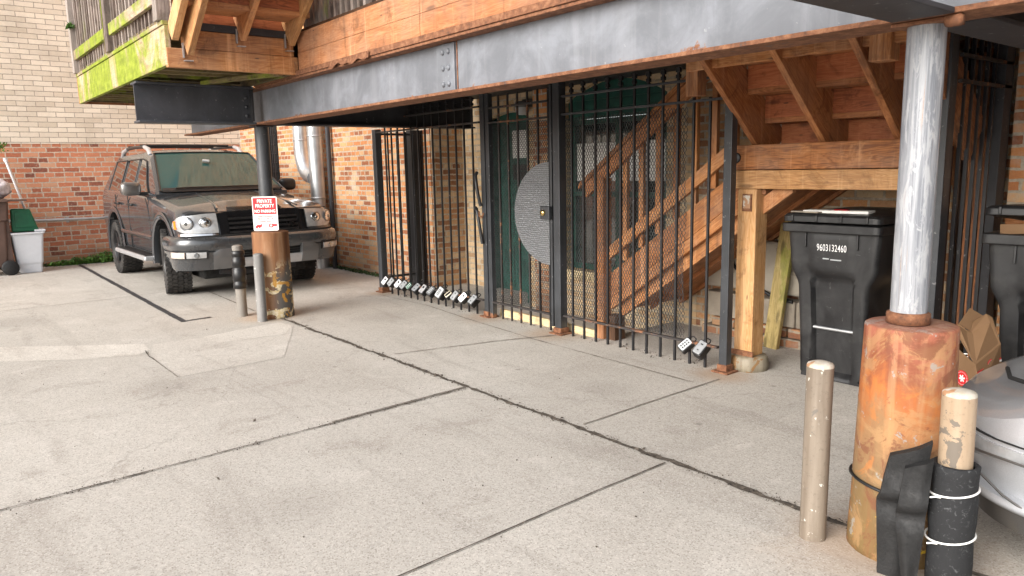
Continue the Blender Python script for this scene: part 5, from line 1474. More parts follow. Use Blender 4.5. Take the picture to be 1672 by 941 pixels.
# ------------------------------------------------------------------ vehicles
def apply_bool(o, cutters):
    for c in cutters:
        m = o.modifiers.new('cut', 'BOOLEAN'); m.operation = 'DIFFERENCE'; m.object = c; m.solver = 'EXACT'
    dg = bpy.context.evaluated_depsgraph_get()
    me = bpy.data.meshes.new_from_object(o.evaluated_get(dg))
    o.modifiers.clear(); old = o.data; o.data = me; bpy.data.meshes.remove(old)
    for c in cutters: bpy.data.objects.remove(c)
class Car:
    """s runs back from the nose, y across, z up; put(s,y,z) gives the point in the place"""
    def __init__(self, X0, Y0, sgn, W, Rf, nexp, lean, L, Rr=.35):
        self.X0, self.Y0, self.sgn, self.W, self.Rf, self.n, self.leanf, self.L, self.Rr = X0, Y0, sgn, W, Rf, nexp, lean, L, Rr
    def put(self, s, y, z): return Vector((self.X0-self.sgn*s, self.Y0+y, z))
    def halfw(self, s):
        n = self.n; w = self.W
        if s < self.Rf: w *= max(0, 1-(1-s/self.Rf)**n)**(1/n)
        e = self.L-s
        if e < self.Rr: w *= max(0, 1-(1-e/self.Rr)**3)**(1/3)
        return w
    def sof(self, y):
        a = min(1, abs(y)/self.W); return self.Rf*(1-max(0, 1-a**self.n)**(1/self.n))
    def edge(self, q, z, off=0.0):
        """q: signed arc position along the outline from the nose centre (about metres); returns point"""
        W, Rf = self.W, self.Rf
        sg = 1 if q >= 0 else -1; a = abs(q)
        if not hasattr(self, 'tab'):
            self.tab = []; acc = 0; pv = None
            N = 400
            for i in range(N+1):
                th = PI/2*i/N
                y = W*math.sin(th)**(2/self.n); s = Rf*(1-math.cos(th)**(2/self.n))
                if pv: acc += math.hypot(y-pv[0], s-pv[1])
                self.tab.append((acc, y, s)); pv = (y, s)
        T = self.tab
        def at(a):
            if a >= T[-1][0]: return W, Rf+(a-T[-1][0])
            lo, hi = 0, len(T)-1
            while hi-lo > 1:
                m = (lo+hi)//2
                if T[m][0] <= a: lo = m
                else: hi = m
            k = (a-T[lo][0])/max(1e-9, T[hi][0]-T[lo][0])
            return T[lo][1]+k*(T[hi][1]-T[lo][1]), T[lo][2]+k*(T[hi][2]-T[lo][2])
        y, s = at(a); y2, s2 = at(a+.01); y1, s1 = at(max(0, a-.01))
        ty, ts = y2-y1, s2-s1; l = math.hypot(ty, ts); ny, ns = -ts/l*-1, -ty/l
        y += ny*off; s += ns*off
        return self.put(s+self.lean(s, z), sg*y, z)
    def lean(self, s, z): return self.leanf(z)*math.exp(-max(0, s)/.5)
    def patch(self, mb, q0, q1, z0, z1, off, th, nu=16, nv=4, mi=0, bow=None):
        """curved panel lying on the outline; z0,z1 numbers or functions of q"""
        f0 = z0 if callable(z0) else (lambda q: z0); f1 = z1 if callable(z1) else (lambda q: z1)
        def P(u, w, o):
            q = q0+(q1-q0)*u; z = f0(q)+(f1(q)-f0(q))*w
            o2 = o+(bow(w) if bow else 0)
            return self.edge(q, z, o2)
        a = lambda u, w: P(u, w, off); c = lambda u, w: P(u, w, off-th)
        mb.grid(a, nu, nv, True, mi); mb.grid(c, nu, 1, True, mi)
        mb.grid(lambda t, o: P(t, 0, off-th*o), nu, 1, False, mi); mb.grid(lambda t, o: P(t, 1, off-th*o), nu, 1, False, mi)
        mb.grid(lambda t, o: P(0, t, off-th*o), nv, 1, False, mi); mb.grid(lambda t, o: P(1, t, off-th*o), nv, 1, False, mi)

def loft(mb, stations, sec, car, smooth=True):
    vs = []; n = None
    for s in stations:
        h = sec(s)                         # half section, centre top -> centre bottom
        full = [(y, z) for y, z in h]+[(-y, z) for y, z in h[-2:0:-1]]
        n = len(full)
        vs += [car.put(s+car.lean(s, z), y, z) for y, z in full]
    m = len(stations)
    fs = [(i*n+k, i*n+(k+1) % n, (i+1)*n+(k+1) % n, (i+1)*n+k) for i in range(m-1) for k in range(n)]
    fs += [tuple(range(n-1, -1, -1)), tuple(range((m-1)*n, m*n))]
    mb.add(vs, fs, smooth=smooth)

def wheel(root, car, s, y, r, w, steer, outer, rimmat, blocks=True, rimr=.62):
    """tyre with tread blocks and a spoked rim, as a part with sub-parts"""
    c = car.put(s, y, r); b = MB(); n = 48
    prof = [(r*rimr, -w*.44), (r*.70, -w*.48), (r*.84, -w*.50), (r*.93, -w*.47), (r*.965, -w*.40), (r*.975, 0), (r*.965, w*.40), (r*.93, w*.47), (r*.84, w*.50), (r*.70, w*.48), (r*rimr, w*.44)]
    b.lathe(prof, (0,0,0), n, axis='y')
    if blocks:
        for row, (yy, hw) in enumerate(((-w*.39, w*.095), (-w*.17, w*.085), (w*.06, w*.085), (w*.25, w*.07), (w*.41, w*.085))):
            nb_ = 40
            for k in range(nb_):
                a = 2*PI*(k+(row % 2)*.5)/nb_; e = Vector((math.cos(a), 0, math.sin(a))); tt = Vector((-math.sin(a), .32*(1 if row < 2 else -1), math.cos(a))).normalized()
                b.frame(Vector((0, yy, 0))+e*(r*.980), tt, e, tt.cross(e), r*.055, r*.020, hw)
    R = Matrix.Rotation(steer, 4, 'Z')
    def fix(mb):
        for i, p in enumerate(mb.v): mb.v[i] = (R @ p)+c
    fix(b); ty = b.build('wheel', M['tyre'], root)
    b = MB(); o = outer
    b.lathe([(r*.66, o*w*.44), (r*.62, o*w*.46), (r*.60, o*w*.38), (r*.56, o*w*.20), (.001, o*w*.16)], (0,0,0), 36, axis='y')
    for k in range(6):
        a = 2*PI*k/6; e = Vector((math.cos(a), 0, math.sin(a)))
        b.frame(e*r*.34+Vector((0, o*w*.33, 0)), e, Vector((0,1,0)), e.cross(Vector((0,1,0))), r*.27, w*.05, r*.085)
    b.lathe([(.001, o*w*.44), (r*.15, o*w*.43), (r*.17, o*w*.30)], (0,0,0), 24, axis='y')
    fix(b); b.build('rim', rimmat, ty, .004)
    return ty

# ---------------- the dark SUV
C = Car(-8.46, 3.13, 1, .885, .40, 3.9, lambda z: max(0, z-.72)*.30+max(0, .52-z)*.25, 4.56)
suv = thing('parked_car', (-10.8, 3.13, 0), 'dark grey brown off road SUV parked by the red brick wall with front wheels turned', 'car')
def ztop(s):
    if s < .06: return .935+.7*s
    if s < .30: return .977+(s-.06)*.22
    if s < 1.42: return 1.030+(s-.30)*.104
    return 1.146+min(.06, (s-1.42)*.03)
def zbot(s): return .36-.06*sstep(s, 0, .5)+.05*sstep(s, 3.9, 4.56)
def sec(s):
    w = max(.012, C.halfw(s)); zt = ztop(s); zb = zbot(s)
    cr = .045*sstep(s, .0, .5)*(1 if s < 1.5 else 1)
    k = .04*sstep(s, .35, 1.0)
    return [(0, zt+cr), (.33*w, zt+cr*.95), (.42*w, zt+cr*.78), (.66*w, zt+cr*.50), (.84*w, zt+.004), (.93*w, zt-.018), (.975*w, zt-.055),
            (.992*w, zt-.13), (w, .86), (w*.998, .74), (w*.985, .62), (w*.990, .50), (w*.975, .42), (w*.94, zb+.02), (w*.82, zb), (0, zb)]
st_ = [0, .004, .012, .025, .045, .07, .10, .14, .19, .25, .32, .40, .5, .62, .75]+[.85+.1*i for i in range(33)]+[4.18, 4.26, 4.34, 4.42, 4.48, 4.52, 4.545, 4.557]
st_ = sorted(set(st_))
b = MB(); loft(b, st_, sec, C); body = b.build('body', M['suv_paint'], suv)
AX_F, AX_R, RT = .90, 3.50, .385
cut = []
for s in (AX_F, AX_R):
    for sg in (-1, 1):
        k = MB(); p = C.put(s, sg*.70, RT+.03); k.cyl(p+Vector((0, -.30, 0)), p+Vector((0, .30, 0)), .475, n=40, smooth=False)
        cut.append(k.build('cutter', M['underbody']))
apply_bool(body, cut)
m_ = body.modifiers.new('edge', 'EDGE_SPLIT'); m_.split_angle = math.radians(36)
# inner arches, dark
for s in (AX_F, AX_R):
    for sg in (-1, 1):
        b = MB()
        def arch(u, w, s=s, sg=sg): 
            a = PI*(-.08+1.16*u); return C.put(s+.468*math.cos(a), sg*(.44+.40*w), RT+.03+.468*math.sin(a))
        b.grid(arch, 24, 2); b.build('wheel_arch_liner', M['underbody'], suv, fix=False)
        # flared moulding
        b = MB()
        def lip(u, w, s=s, sg=sg):
            a = PI*(-.06+1.12*u); r = .472+.085*w; bulge = .030*math.sin(PI*min(1, w*1.0)*.62+.35)
            z = RT+.03+r*math.sin(a)
            ss = s+r*math.cos(a)
            return C.put(ss+C.lean(ss, z), sg*(C.halfw(max(.25, ss))*.995+bulge-.012*w), z)
        b.grid(lip, 30, 5)
        def lip2(u, w, s=s, sg=sg):
            a = PI*(-.06+1.12*u); r = .472; z = RT+.03+r*math.sin(a); ss = s+r*math.cos(a)
            return C.put(ss+C.lean(ss, z), sg*(C.halfw(max(.25, ss))*.995+.03*math.sin(.35)-.06*w), z)
        b.grid(lip2, 30, 1); b.build('arch_flare', M['suv_paint'], suv, fix=False)
# greenhouse
def gh_top(s):
    if s < 2.12: return 1.165+(s-1.30)/.82*.500
    if s < 2.5: return 1.665+.045*sstep(s, 2.12, 2.5)
    if s < 4.12: return 1.71-.015*(s-2.5)/1.62
    return 1.695-(s-4.12)/.36*.50
def gh_sec(s):
    zt_ = gh_top(s); f = (zt_-1.15)/.55
    wb = .822; wr = .822-.175*f
    cr = .028*min(1, f)
    return [(0, zt_+cr), (wr*.5, zt_+cr*.85), (wr*.82, zt_+cr*.35), (wr*.95, zt_-.018*f), (wr, zt_-.055*f), (wb-.02*f, 1.16), (wb, 1.12), (0, 1.10)]
gs = [1.30, 1.5, 1.7, 1.9, 2.06, 2.10, 2.14, 2.2, 2.35, 2.5, 2.8, 3.1, 3.4, 3.6, 3.85, 4.03, 4.10, 4.14, 4.19, 4.32, 4.44, 4.47]
b = MB()
def ghloft(mb):
    vs = []; n = None
    for s in gs:
        h = gh_sec(s); full = h+[(-y, z) for y, z in h[-2:0:-1]]; n = len(full); vs += [C.put(s, y, z) for y, z in full]
    fs = [(i*n+k, i*n+(k+1) % n, (i+1)*n+(k+1) % n, (i+1)*n+k) for i in range(len(gs)-1) for k in range(n)]
    fs += [tuple(range(n-1, -1, -1)), tuple(range((len(gs)-1)*n, len(gs)*n))]
    mb.add(vs, fs, smooth=True)
ghloft(b); o = b.build('roof', M['suv_paint'], suv); m_ = o.modifiers.new('edge', 'EDGE_SPLIT'); m_.split_angle = math.radians(30)
# windscreen
def ws(u, w, o):
    s = 1.335+(2.10-1.335)*w; z = 1.165+(s-1.30)/.82*.500
    hwid = .765-.150*w
    y = hwid*(2*u-1); bow = .028*min(1, (z-1.15)/.55)*(1-(y/.8)**2)+.012
    return C.put(s-.5*bow-o*.5, y, z+.86*bow+o*.86)
b = MB(); b.grid(lambda u, w: ws(u, w, .0), 16, 10); b.build('windscreen', M['glass_teal'], suv, fix=False)
b = MB()
for f in (lambda t: ws(t, 0, .004), lambda t: ws(t, 1, .004), lambda t: ws(0, t, .004), lambda t: ws(1, t, .004)):
    b.tube([f(i/12) for i in range(13)], .011, 6)
b.build('windscreen_seal', M['black_plastic'], suv)
b = MB(); b.grid(lambda u, w: ws(.02+.96*u, -.03+.10*w, .010), 14, 1); b.build('cowl', M['black_plastic'], suv, fix=False)
b = MB()
for (ua, ub) in ((.12, .50), (.48, .84)):
    b.tube([ws(ua+(ub-ua)*t, .035+.04*t*(1-t), .022) for t in [i/8 for i in range(9)]], .008, 6)
b.build('wiper', M['black_plastic'], suv)
b = MB()
b.tube([ws(.44, .72, .03), ws(.50, .70, .03)], .02, 8); b.build('mirror_mount', M['grey_plastic'], suv)
# side windows
def side_pt(s, t, sg, off):
    z0, z1 = 1.175, gh_top(s)-.075*(gh_top(s)-1.15)/.55-.02
    z = z0+(z1-z0)*t
    f = (gh_top(s)-1.15)/.55; wr = .822-.175*f; wb = .822-.02*f
    ztp = gh_top(s)-.055*f
    k = (z-1.16)/max(.05, ztp-1.16); y = wb+(wr-wb)*k
    return C.put(s, sg*(y+off), z)
def sidewin(mb, a0, a1, b0, b1, sg, off, tlo=0., thi=1.):
    """bottom edge a0..a1, top edge b0..b1 (s values)"""
    def P(u, w):
        s = (a0+(a1-a0)*u)*(1-w)+(b0+(b1-b0)*u)*w
        return side_pt(s, tlo+(thi-tlo)*w, sg, off)
    mb.grid(P, 10, 8); return P
for sg in (-1, 1):
    for (a0, a1, b0, b1) in ((1.66, 2.52, 2.22, 2.52), (2.60, 3.30, 2.60, 3.22), (3.40, 4.14, 3.34, 4.00)):
        b = MB(); P = sidewin(b, a0, a1, b0, b1, sg, .008)
        w_ = b.build('side_window', M['glass_dark'], suv, fix=False)
        b = MB(); loop = [P(i/8, 0) for i in range(8)]+[P(1, i/8) for i in range(8)]+[P(1-i/8, 1) for i in range(8)]+[P(0, 1-i/8) for i in range(8)]
        b.tube(loop, .010, 6, closed=True); b.build('window_seal', M['black_plastic'], w_)
    b = MB(); b.tube([side_pt(1.58, -.08, sg, .014), side_pt(3.0, -.06, sg, .014), side_pt(4.20, -.06, sg, .012)], .010, 6); b.build('belt_trim', M['chrome'], suv)
# roof rails and cross bars
for sg in (-1, 1):
    pts = [(2.30, 1.655), (2.40, 1.735), (2.60, 1.775), (3.1, 1.785), (3.6, 1.775), (3.85, 1.74), (3.95, 1.66)]
    b = MB(); b.tube([C.put(s, sg*.60, z) for s, z in pts[:3]], [.034, .032, .026], 10); b.build('rail_foot', M['silver_plastic'], suv)
    b = MB(); b.tube([C.put(s, sg*.60, z) for s, z in pts[4:]], [.026, .032, .034], 10); b.build('rail_foot', M['silver_plastic'], suv)
    b = MB(); b.tube([C.put(s, sg*.60, z) for s, z in pts[2:5]], .022, 10); b.build('roof_rail', M['black_plastic'], suv)
for s in (2.85, 3.55):
    b = MB(); b.tube([C.put(s, -.6, 1.80), C.put(s, 0, 1.805), C.put(s, .6, 1.80)], .017, 8); b.build('cross_bar', M['black_plastic'], suv)
# door gaps, handles, side moulding, running boards
for sg in (-1, 1):
    b = MB()
    def gap(pts):
        P = []
        for (s, z) in pts: P.append(C.put(s, sg*(C.halfw(s)*.993+.002), z))
        b.tube(P, .006, 5)
    gap([(1.60, 1.12), (1.52, 1.0), (1.46, .85), (1.46, .44)]); gap([(2.56, 1.13), (2.56, .9), (2.56, .44)]); gap([(3.32, 1.14), (3.32, .95), (3.16, .80), (3.04, .55), (3.02, .44)]); gap([(1.46, .44), (2.3, .44), (3.02, .44)])
    b.build('door_gap', M['dark_gap'], suv)
    for s in (2.36, 3.14):
        b = MB(); b.tube([C.put(s-.09, sg*(.885+.012), 1.015), C.put(s-.06, sg*(.885+.035), 1.022), C.put(s+.06, sg*(.885+.035), 1.025), C.put(s+.09, sg*(.885+.012), 1.022)], .015, 8); b.build('door_handle', M['black_plastic'], suv)
    b = MB(); b.tube([C.put(1.40, sg*.888, .635), C.put(2.3, sg*.892, .64), C.put(3.02, sg*.888, .645)], .022, 8, squash=1.4); b.build('side_moulding', M['suv_paint'], suv)
    b = MB(); b.frame(C.put(2.24, sg*.915, .385), Vector((1,0,0)), Vector((0,1,0)), Vector((0,0,1)), .84, .085, .030); rb = b.build('running_board', M['silver_plastic'], suv, .02, 3)
    b = MB(); b.frame(C.put(2.24, sg*.910, .4195), Vector((1,0,0)), Vector((0,1,0)), Vector((0,0,1)), .80, .065, .004)
    for i in range(5): b.frame(C.put(2.24, sg*(.86+.024*i), .425), Vector((1,0,0)), Vector((0,1,0)), Vector((0,0,1)), .78, .005, .004)
    b.build('tread_strip', M['black_plastic'], rb)
    # mirrors
    b = MB()
    def mir(u, w, sg=sg):
        th = PI*u; ph = 2*PI*w
        x, y, z = math.sin(th)*math.cos(ph), math.sin(th)*math.sin(ph), math.cos(th)
        se = lambda v, e: math.copysign(abs(v)**e, v)
        return C.put(1.74+.075*se(x, .75), sg*(1.005+.118*se(y, .6)), 1.235+.085*se(z, .6))
    b.grid(mir, 20, 28); mo = b.build('wing_mirror', M['gunmetal'] if sg < 0 else M['black_plastic'], suv)
    b = MB(); b.frame(C.put(1.76, sg*.86, 1.17), Vector((0,1,0)), Vector((1,0,0)), Vector((0,0,-1)), .06, .05, .022); b.build('mirror_arm', M['black_plastic'], mo, .008)
# wheels
for sg in (-1, 1):
    wheel(suv, C, AX_F, sg*.765, RT, .275, math.radians(-11), sg, M['black_plastic'])
    wheel(suv, C, AX_R, sg*.765, RT, .275, 0, sg, M['black_plastic'])
b = MB(); b.box(C.put(.35, -.62, .20), C.put(4.2, .62, .42)); b.build('underbody', M['underbody'], suv, .03)
b = MB(); b.tube([C.put(.30, -.45, .30), C.put(.30, 0, .26), C.put(.30, .45, .30)], .05, 10); b.lathe([(.001, -.06), (.10, -.06), (.11, 0), (.10, .06), (.001, .06)], C.put(.52, .05, .28), 20, axis='x'); b.build('axle_parts', M['beam_black'], suv)
# nose
b = MB(); C.patch(b, -.50, .50, .66, lambda q: .985-.10*max(0, abs(q)-.30), .012, .03, 24, 6); gl = b.build('grille', M['black_gloss'], suv)
b = MB()
for z in (.735, .785, .835, .885): C.patch(b, -.40+.0*z, .40, z, z+.022, .030, .02, 20, 1)
b.build('grille_slats', M['black_plastic'], gl)
b = MB()
for sg in (-1, 1):
    b = MB(); C.patch(b, sg*.40, sg*.50, .69, lambda q: .965, .030, .03, 6, 4); b.build('grille_surround', M['black_gloss'], gl, .004)
b = MB(); C.patch(b, -.10, .10, .80, .875, .045, .03, 8, 2); b.build('emblem', M['chrome'], gl, .01)
# hood scoop leading edge and creases
b = MB()
for sg in (-1, 1):
    b = MB(); b.tube([C.put(.16, sg*.47, 1.010), C.put(.30, sg*.44, 1.045), C.put(.6, sg*.41, 1.085), C.put(1.25, sg*.37, 1.165)], [.012, .018, .022, .010], 8, squash=.6); b.build('bonnet_crease', M['suv_paint'], suv)
b = MB(); b.grid(lambda u, w: C.put(.13+.20*w+.10*(1-(2*u-1)**2)*0, (2*u-1)*(.36-.05*w), 1.018+.055*w-.012*(2*u-1)**2+.02), 12, 4); b.build('bonnet_scoop', M['black_gloss'], suv, fix=False)
b = MB(); C.patch(b, -.86, .86, lambda q: .972-.02*max(0, abs(q)-.5), lambda q: .982-.02*max(0, abs(q)-.5), .010, .02, 30, 1); b.build('bonnet_gap', M['dark_gap'], suv)
# headlamps
for sg in (-1, 1):
    q0, q1 = sg*.515, sg*1.07
    lo = lambda q: .752+.05*sstep(abs(q), .80, 1.07)
    hi = lambda q: .965-.035*sstep(abs(q), .60, 1.0)-.055*sstep(abs(q), .90, 1.07)
    b = MB(); C.patch(b, q0, q1, lo, hi, .020, .05, 22, 8, bow=lambda w: .012*math.sin(PI*w)); h_ = b.build('headlamp', M['lamp_clear'], suv)
    for qc, rr in ((.64, .066), (.82, .078)):
        c0 = C.edge(sg*qc, .862, .033); c1_ = C.edge(sg*qc, .862, .20); ax = (c1_-c0).normalized()
        k = MB(); k.tube([c0, c0+ax*.006, c0+ax*.010], [rr, rr*.96, rr*.80], 26, caps=True); k.build('lamp_ring', M['reflector'], h_)
        k = MB(); k.tube([c0+ax*.010, c0+ax*.016, c0+ax*.020], [rr*.70, rr*.5, rr*.1], 22); k.build('lamp_bowl', M['chrome'], h_)
        k = MB(); k.tube([c0+ax*.018, c0+ax*.026], [rr*.26, rr*.2], 14); k.build('lamp_bulb', M['glass_dark'], h_)
    k = MB(); C.patch(k, sg*.955, sg*1.00, .80, .89, .036, .01, 4, 3); k.build('amber_marker', M['amber'], h_)
    k = MB(); C.patch(k, q0, sg*.95, .722, .747, .026, .03, 14, 1); k.build('lamp_trim', M['chrome'] if sg < 0 else M['suv_paint'], suv, .003)
# bumper
bz1 = lambda q: .715-.0*abs(q)
b = MB(); C.patch(b, -1.32, 1.32, lambda q: .545, bz1, .062, .09, 54, 8, bow=lambda w: .030*math.sin(PI*w)**.8-.03*(w > .97)); bp = b.build('bumper', M['bumper_paint'], suv)
for sg in (-1, 1):
    b = MB(); C.patch(b, sg*.46, sg*1.32, lambda q: .345+.10*sstep(abs(q), 1.0, 1.3), .548, .058, .09, 26, 5, bow=lambda w: .022*w); b.build('bumper_corner', M['bumper_paint'], bp)
    b = MB(); C.patch(b, sg*.40, sg*.60, lambda q: .350, lambda q: .580-.04*sstep(abs(q), .52, .60), .085, .08, 8, 5, bow=lambda w: .012*math.sin(PI*w)); b.build('bumper_overrider', M['overrider'], bp, .01)
    b = MB(); C.patch(b, sg*.645, sg*1.02, .478, .562, .088, .03, 12, 4); fh = b.build('fog_lamp', M['black_plastic'], bp)
    b = MB(); C.patch(b, sg*.665, sg*.83, .488, .553, .098, .01, 8, 3); b.build('fog_lens', M['lamp_clear'], fh)
    b = MB(); C.patch(b, sg*.845, sg*1.00, .488, .553, .098, .01, 8, 3); b.build('indicator_lens', M['lens_pink'], fh)
    c0 = C.edge(sg*.75, .520, .099); ax = (C.edge(sg*.75, .520, .2)-c0).normalized()
    k = MB(); k.tube([c0, c0+ax*.006], [.028, .022], 18); k.build('fog_bulb', M['reflector'], fh)
b = MB(); C.patch(b, -.41, .41, .455, .560, .020, .04, 16, 2); it = b.build('lower_intake', M['dark_gap'], bp)
b = MB()
for z in (.475, .502, .530): C.patch(b, -.40, .40, z, z+.012, .034, .02, 14, 1)
b.build('intake_slats', M['black_plastic'], it)
b = MB(); C.patch(b, -.41, .41, .350, .455, .072, .07, 16, 4, bow=lambda w: .016*math.sin(PI*w)); b.build('skid_plate', M['silver_plastic'], bp, .006)
b = MB(); C.patch(b, -.90, .90, .700, .728, .045, .06, 30, 1); b.build('bumper_gap', M['dark_gap'], suv)
# badge on the grille
e0 = C.edge(.30, .80, .046)
tx = text_mesh('V8', .070, M['chrome'], e0, (0, 1, 0), (-.25, 0, 1), suv, name='badge', sx=1.3, extr=.003, bold=.001)

# ---------------- silver car at the right edge, only its near front corner shows
K = Car(-1.17, 3.60, -1, .88, .55, 2.4, lambda z: max(0, z-.50)*.30+max(0, .34-z)*.55, 4.4)
sc_ = thing('parked_car', (1.0, 3.62, 0), 'silver car whose front corner shows at the right edge beside the wrapped bollard', 'car')
def kz(s):
    if s < .12: return .48+.3*s
    return .516+.24*sstep(s, .12, .9)
def ksec(s):
    w = max(.01, K.halfw(s)); zt = kz(s); zb = .20
    cr = .05*sstep(s, 0, .6)
    return [(0, zt+cr), (.4*w, zt+cr*.9), (.75*w, zt+cr*.4), (.92*w, zt-.008), (.975*w, zt-.03), (w*.995, zt-.08), (w*1.0, .46), (w*.995, .40), (w*.985, .30), (w*.955, zb+.03), (w*.90, zb), (0, zb)]
ks = [0, .004, .012, .025, .045, .07, .10, .14, .19, .25, .32, .40, .5, .62, .75]+[.85+.1*i for i in range(33)]+[4.2, 4.3, 4.36, 4.39, 4.397]
b = MB(); loft(b, ks, ksec, K); kb = b.build('body', M['silver_paint'], sc_)
cut = []
for s in (.90, 3.5):
    for sg in (-1, 1):
        k = MB(); p = K.put(s, sg*.70, .33); k.cyl(p+Vector((0, -.28, 0)), p+Vector((0, .28, 0)), .375, n=36, smooth=False); cut.append(k.build('cutter', M['underbody']))
apply_bool(kb, cut); m_ = kb.modifiers.new('edge', 'EDGE_SPLIT'); m_.split_angle = math.radians(36)
def kgh(s):
    f = 0
    if s < 2.0: zt_ = .96+(s-1.15)/.85*.44
    elif s < 3.3: zt_ = 1.40+.03*math.sin(PI*(s-2.0)/1.3)
    else: zt_ = 1.40-(s-3.3)/.9*.42
    f = (zt_-.9)/.5; wr = .80-.19*f
    return [(0, zt_+.03*f), (wr*.6, zt_+.02*f), (wr*.95, zt_-.02*f), (wr, zt_-.05*f), (.80, .90), (0, .88)]
gs = [1.15, 1.5, 1.8, 2.0, 2.2, 2.6, 3.0, 3.3, 3.6, 3.9, 4.2]
b = MB(); vs = []
for s in gs:
    h = kgh(s); full = h+[(-y, z) for y, z in h[-2:0:-1]]; n = len(full); vs += [K.put(s, y, z) for y, z in full]
b.add(vs, [(i*n+k, i*n+(k+1) % n, (i+1)*n+(k+1) % n, (i+1)*n+k) for i in range(len(gs)-1) for k in range(n)]+[tuple(range(n-1, -1, -1)), tuple(range((len(gs)-1)*n, len(gs)*n))], smooth=True)
b.build('cabin', M['glass_dark'], sc_)
for sg in (-1, 1):
    wheel(sc_, K, .90, sg*.76, .315, .20, 0, sg, M['silver_plastic'], blocks=False)
    wheel(sc_, K, 3.5, sg*.76, .315, .20, 0, sg, M['silver_plastic'], blocks=False)
    b = MB(); K.patch(b, sg*.62, sg*1.12, lambda q: .36+.05*sstep(abs(q), .7, 1.1), lambda q: .44+.0*sstep(abs(q), .7, 1.1), .008, .03, 16, 4); hl = b.build('headlamp', M['lamp_clear'], sc_)
    b = MB(); K.patch(b, sg*1.045, sg*1.12, .425, .458, .013, .01, 5, 2); b.build('amber_marker', M['amber'], hl)
    # bumper wrap with a crease, and the panel gap to the wing
    b = MB(); K.patch(b, sg*.0, sg*1.10, .235, lambda q: .40-.13*sstep(abs(q), .45, .95), .022, .05, 30, 6, bow=lambda w: .014*math.sin(PI*w)); b.build('bumper', M['silver_paint'], sc_)
    b = MB(); K.patch(b, sg*.45, sg*1.12, lambda q: .165, .232, .012, .05, 20, 2); b.build('bumper_lip', M['gunmetal'], sc_)
    b = MB(); K.patch(b, sg*.30, sg*1.14, lambda q: .455, lambda q: .460, .004, .02, 20, 1); b.build('bumper_seam', M['dark_gap'], sc_)
b = MB(); K.patch(b, -.42, .42, .27, .40, .010, .03, 16, 3); b.build('grille', M['black_plastic'], sc_)
# bonnet standing proud behind the bumper shoulder, with the shut gap under its lip
def bon(mb, s0, inset, lift, zlo):
    vs = []; ss = [s0+.002, s0+.008, s0+.02, s0+.04, s0+.07, s0+.11, s0+.17, s0+.26, s0+.4, s0+.6, s0+.85, 1.25]
    for s in ss:
        w = max(.012, K.halfw(s-s0)*inset); zc = kz(s)+lift+.05*sstep(s, s0, 1.0)
        h = [(0, zc+.03), (.5*w, zc+.025), (.85*w, zc+.008), (.95*w, zc-.012), (w, zc-.035), (w*.985, zlo), (0, zlo)]
        full = h+[(-y, z) for y, z in h[-2:0:-1]]; n = len(full); vs += [K.put(s, y, z) for y, z in full]
    mb.add(vs, [(i*n+k, i*n+(k+1) % n, (i+1)*n+(k+1) % n, (i+1)*n+k) for i in range(len(ss)-1) for k in range(n)]+[tuple(range(n-1, -1, -1)), tuple(range((len(ss)-1)*n, len(ss)*n))], smooth=True)
b = MB(); bon(b, .22, .86, .14, .56); bo = b.build('bonnet', M['silver_paint'], sc_); m_ = bo.modifiers.new('edge', 'EDGE_SPLIT'); m_.split_angle = math.radians(32)
b = MB(); bon(b, .30, .82, .085, .52); b.build('bonnet_gap', M['gunmetal'], sc_)
b = MB(); b.tube([K.put(.20, -.40, .60), K.put(.26, -.56, .607), K.put(.38, -.66, .618), K.put(.60, -.72, .635)], .008, 6); b.build('shut_line', M['dark_gap'], sc_)
b = MB(); b.tube([K.put(.34, -.60, .735), K.put(.50, -.64, .752), K.put(.8, -.68, .80)], .006, 6); b.build('bonnet_seam', M['dark_gap'], bo)
for pts_ in (((.78, .395), (.90, .405), (1.05, .41), (1.25, .412)), ((.78, .395), (.86, .345), (.98, .285), (1.12, .23))):
    b = MB(); b.tube([K.edge(-q, z, .030) for q, z in pts_], .0045, 6); b.build('panel_crease', M['gunmetal'], sc_)
b = MB(); b.box(K.put(.4, -.6, .16), K.put(4.0, .6, .30)); b.build('underbody', M['underbody'], sc_)
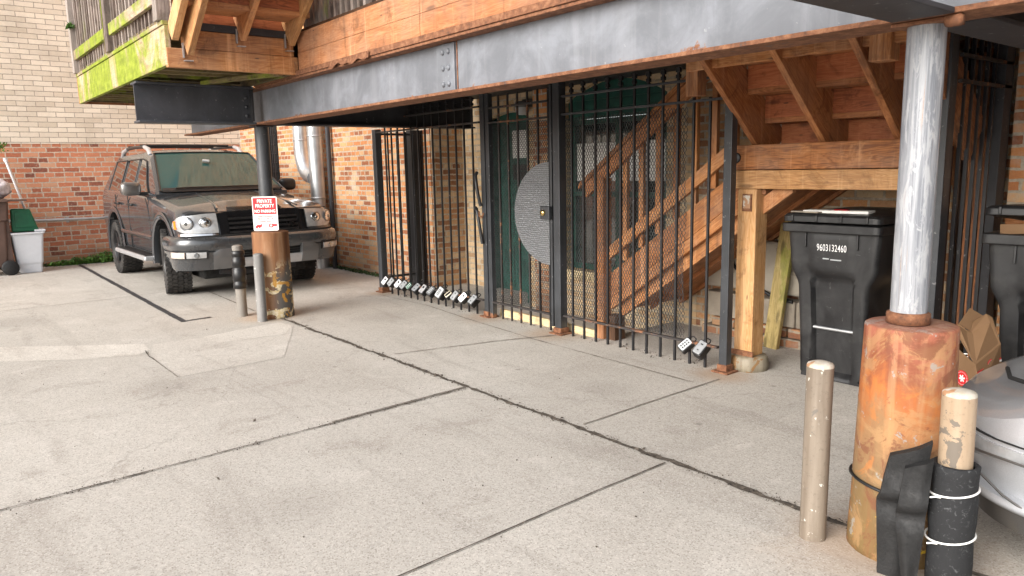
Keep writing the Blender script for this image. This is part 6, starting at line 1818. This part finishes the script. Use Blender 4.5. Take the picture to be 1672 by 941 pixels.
# ------------------------------------------------------------------ camera, sky, light
cam = bpy.data.cameras.new('camera'); co = bpy.data.objects.new('camera', cam); COL.objects.link(co)
pitch, roll, yaw, F = .161184664, -.021177433, .89681, 1211.32
fw = Vector((-math.sin(yaw)*math.cos(pitch), math.cos(yaw)*math.cos(pitch), -math.sin(pitch)))
rt = Vector((math.cos(yaw), math.sin(yaw), 0)); up = rt.cross(fw)
r_ = rt*math.cos(roll)+up*math.sin(roll); u_ = -rt*math.sin(roll)+up*math.cos(roll)
mw = Matrix((r_, u_, -fw)).transposed().to_4x4(); mw.translation = (0, 0, 1.4); co.matrix_world = mw
cam.sensor_fit = 'HORIZONTAL'; cam.sensor_width = 36; cam.lens = F/1672*36; cam.clip_start = .05; cam.clip_end = 500
S.camera = co
w = bpy.data.worlds.new('World'); S.world = w; w.use_nodes = True
nt = w.node_tree; nt.nodes.clear()
out = nt.nodes.new('ShaderNodeOutputWorld'); bgn = nt.nodes.new('ShaderNodeBackground'); sky = nt.nodes.new('ShaderNodeTexSky'); hs = nt.nodes.new('ShaderNodeHueSaturation')
SUN_EL, SUN_AZ = math.radians(28), math.radians(172)     # azimuth of the sun measured from +Y, clockwise
sky.sky_type = 'NISHITA'; sky.sun_disc = False; sky.sun_elevation = SUN_EL; sky.sun_rotation = SUN_AZ
sky.air_density = 1.0; sky.dust_density = 3.0; sky.ozone_density = 1.0
hs.inputs['Saturation'].default_value = .30
nt.links.new(sky.outputs[0], hs.inputs['Color']); nt.links.new(hs.outputs[0], bgn.inputs[0]); nt.links.new(bgn.outputs[0], out.inputs[0])
bgn.inputs[1].default_value = .15
sun = bpy.data.lights.new('sun', 'SUN'); sun.energy = 1.5; sun.angle = math.radians(48); sun.color = (1., .95, .88)
so = bpy.data.objects.new('sun', sun); COL.objects.link(so)
d = Vector((math.sin(SUN_AZ)*math.cos(SUN_EL), math.cos(SUN_AZ)*math.cos(SUN_EL), math.sin(SUN_EL)))
so.rotation_euler = d.to_track_quat('Z', 'Y').to_euler()
S.view_settings.view_transform = 'Standard'; S.view_settings.look = 'None'; S.view_settings.gamma = 1; S.view_settings.use_curve_mapping = False
S.view_settings.exposure = 1.12
S.render.engine = 'CYCLES'; S.cycles.max_bounces = 8; S.cycles.diffuse_bounces = 5; S.cycles.use_denoising = True
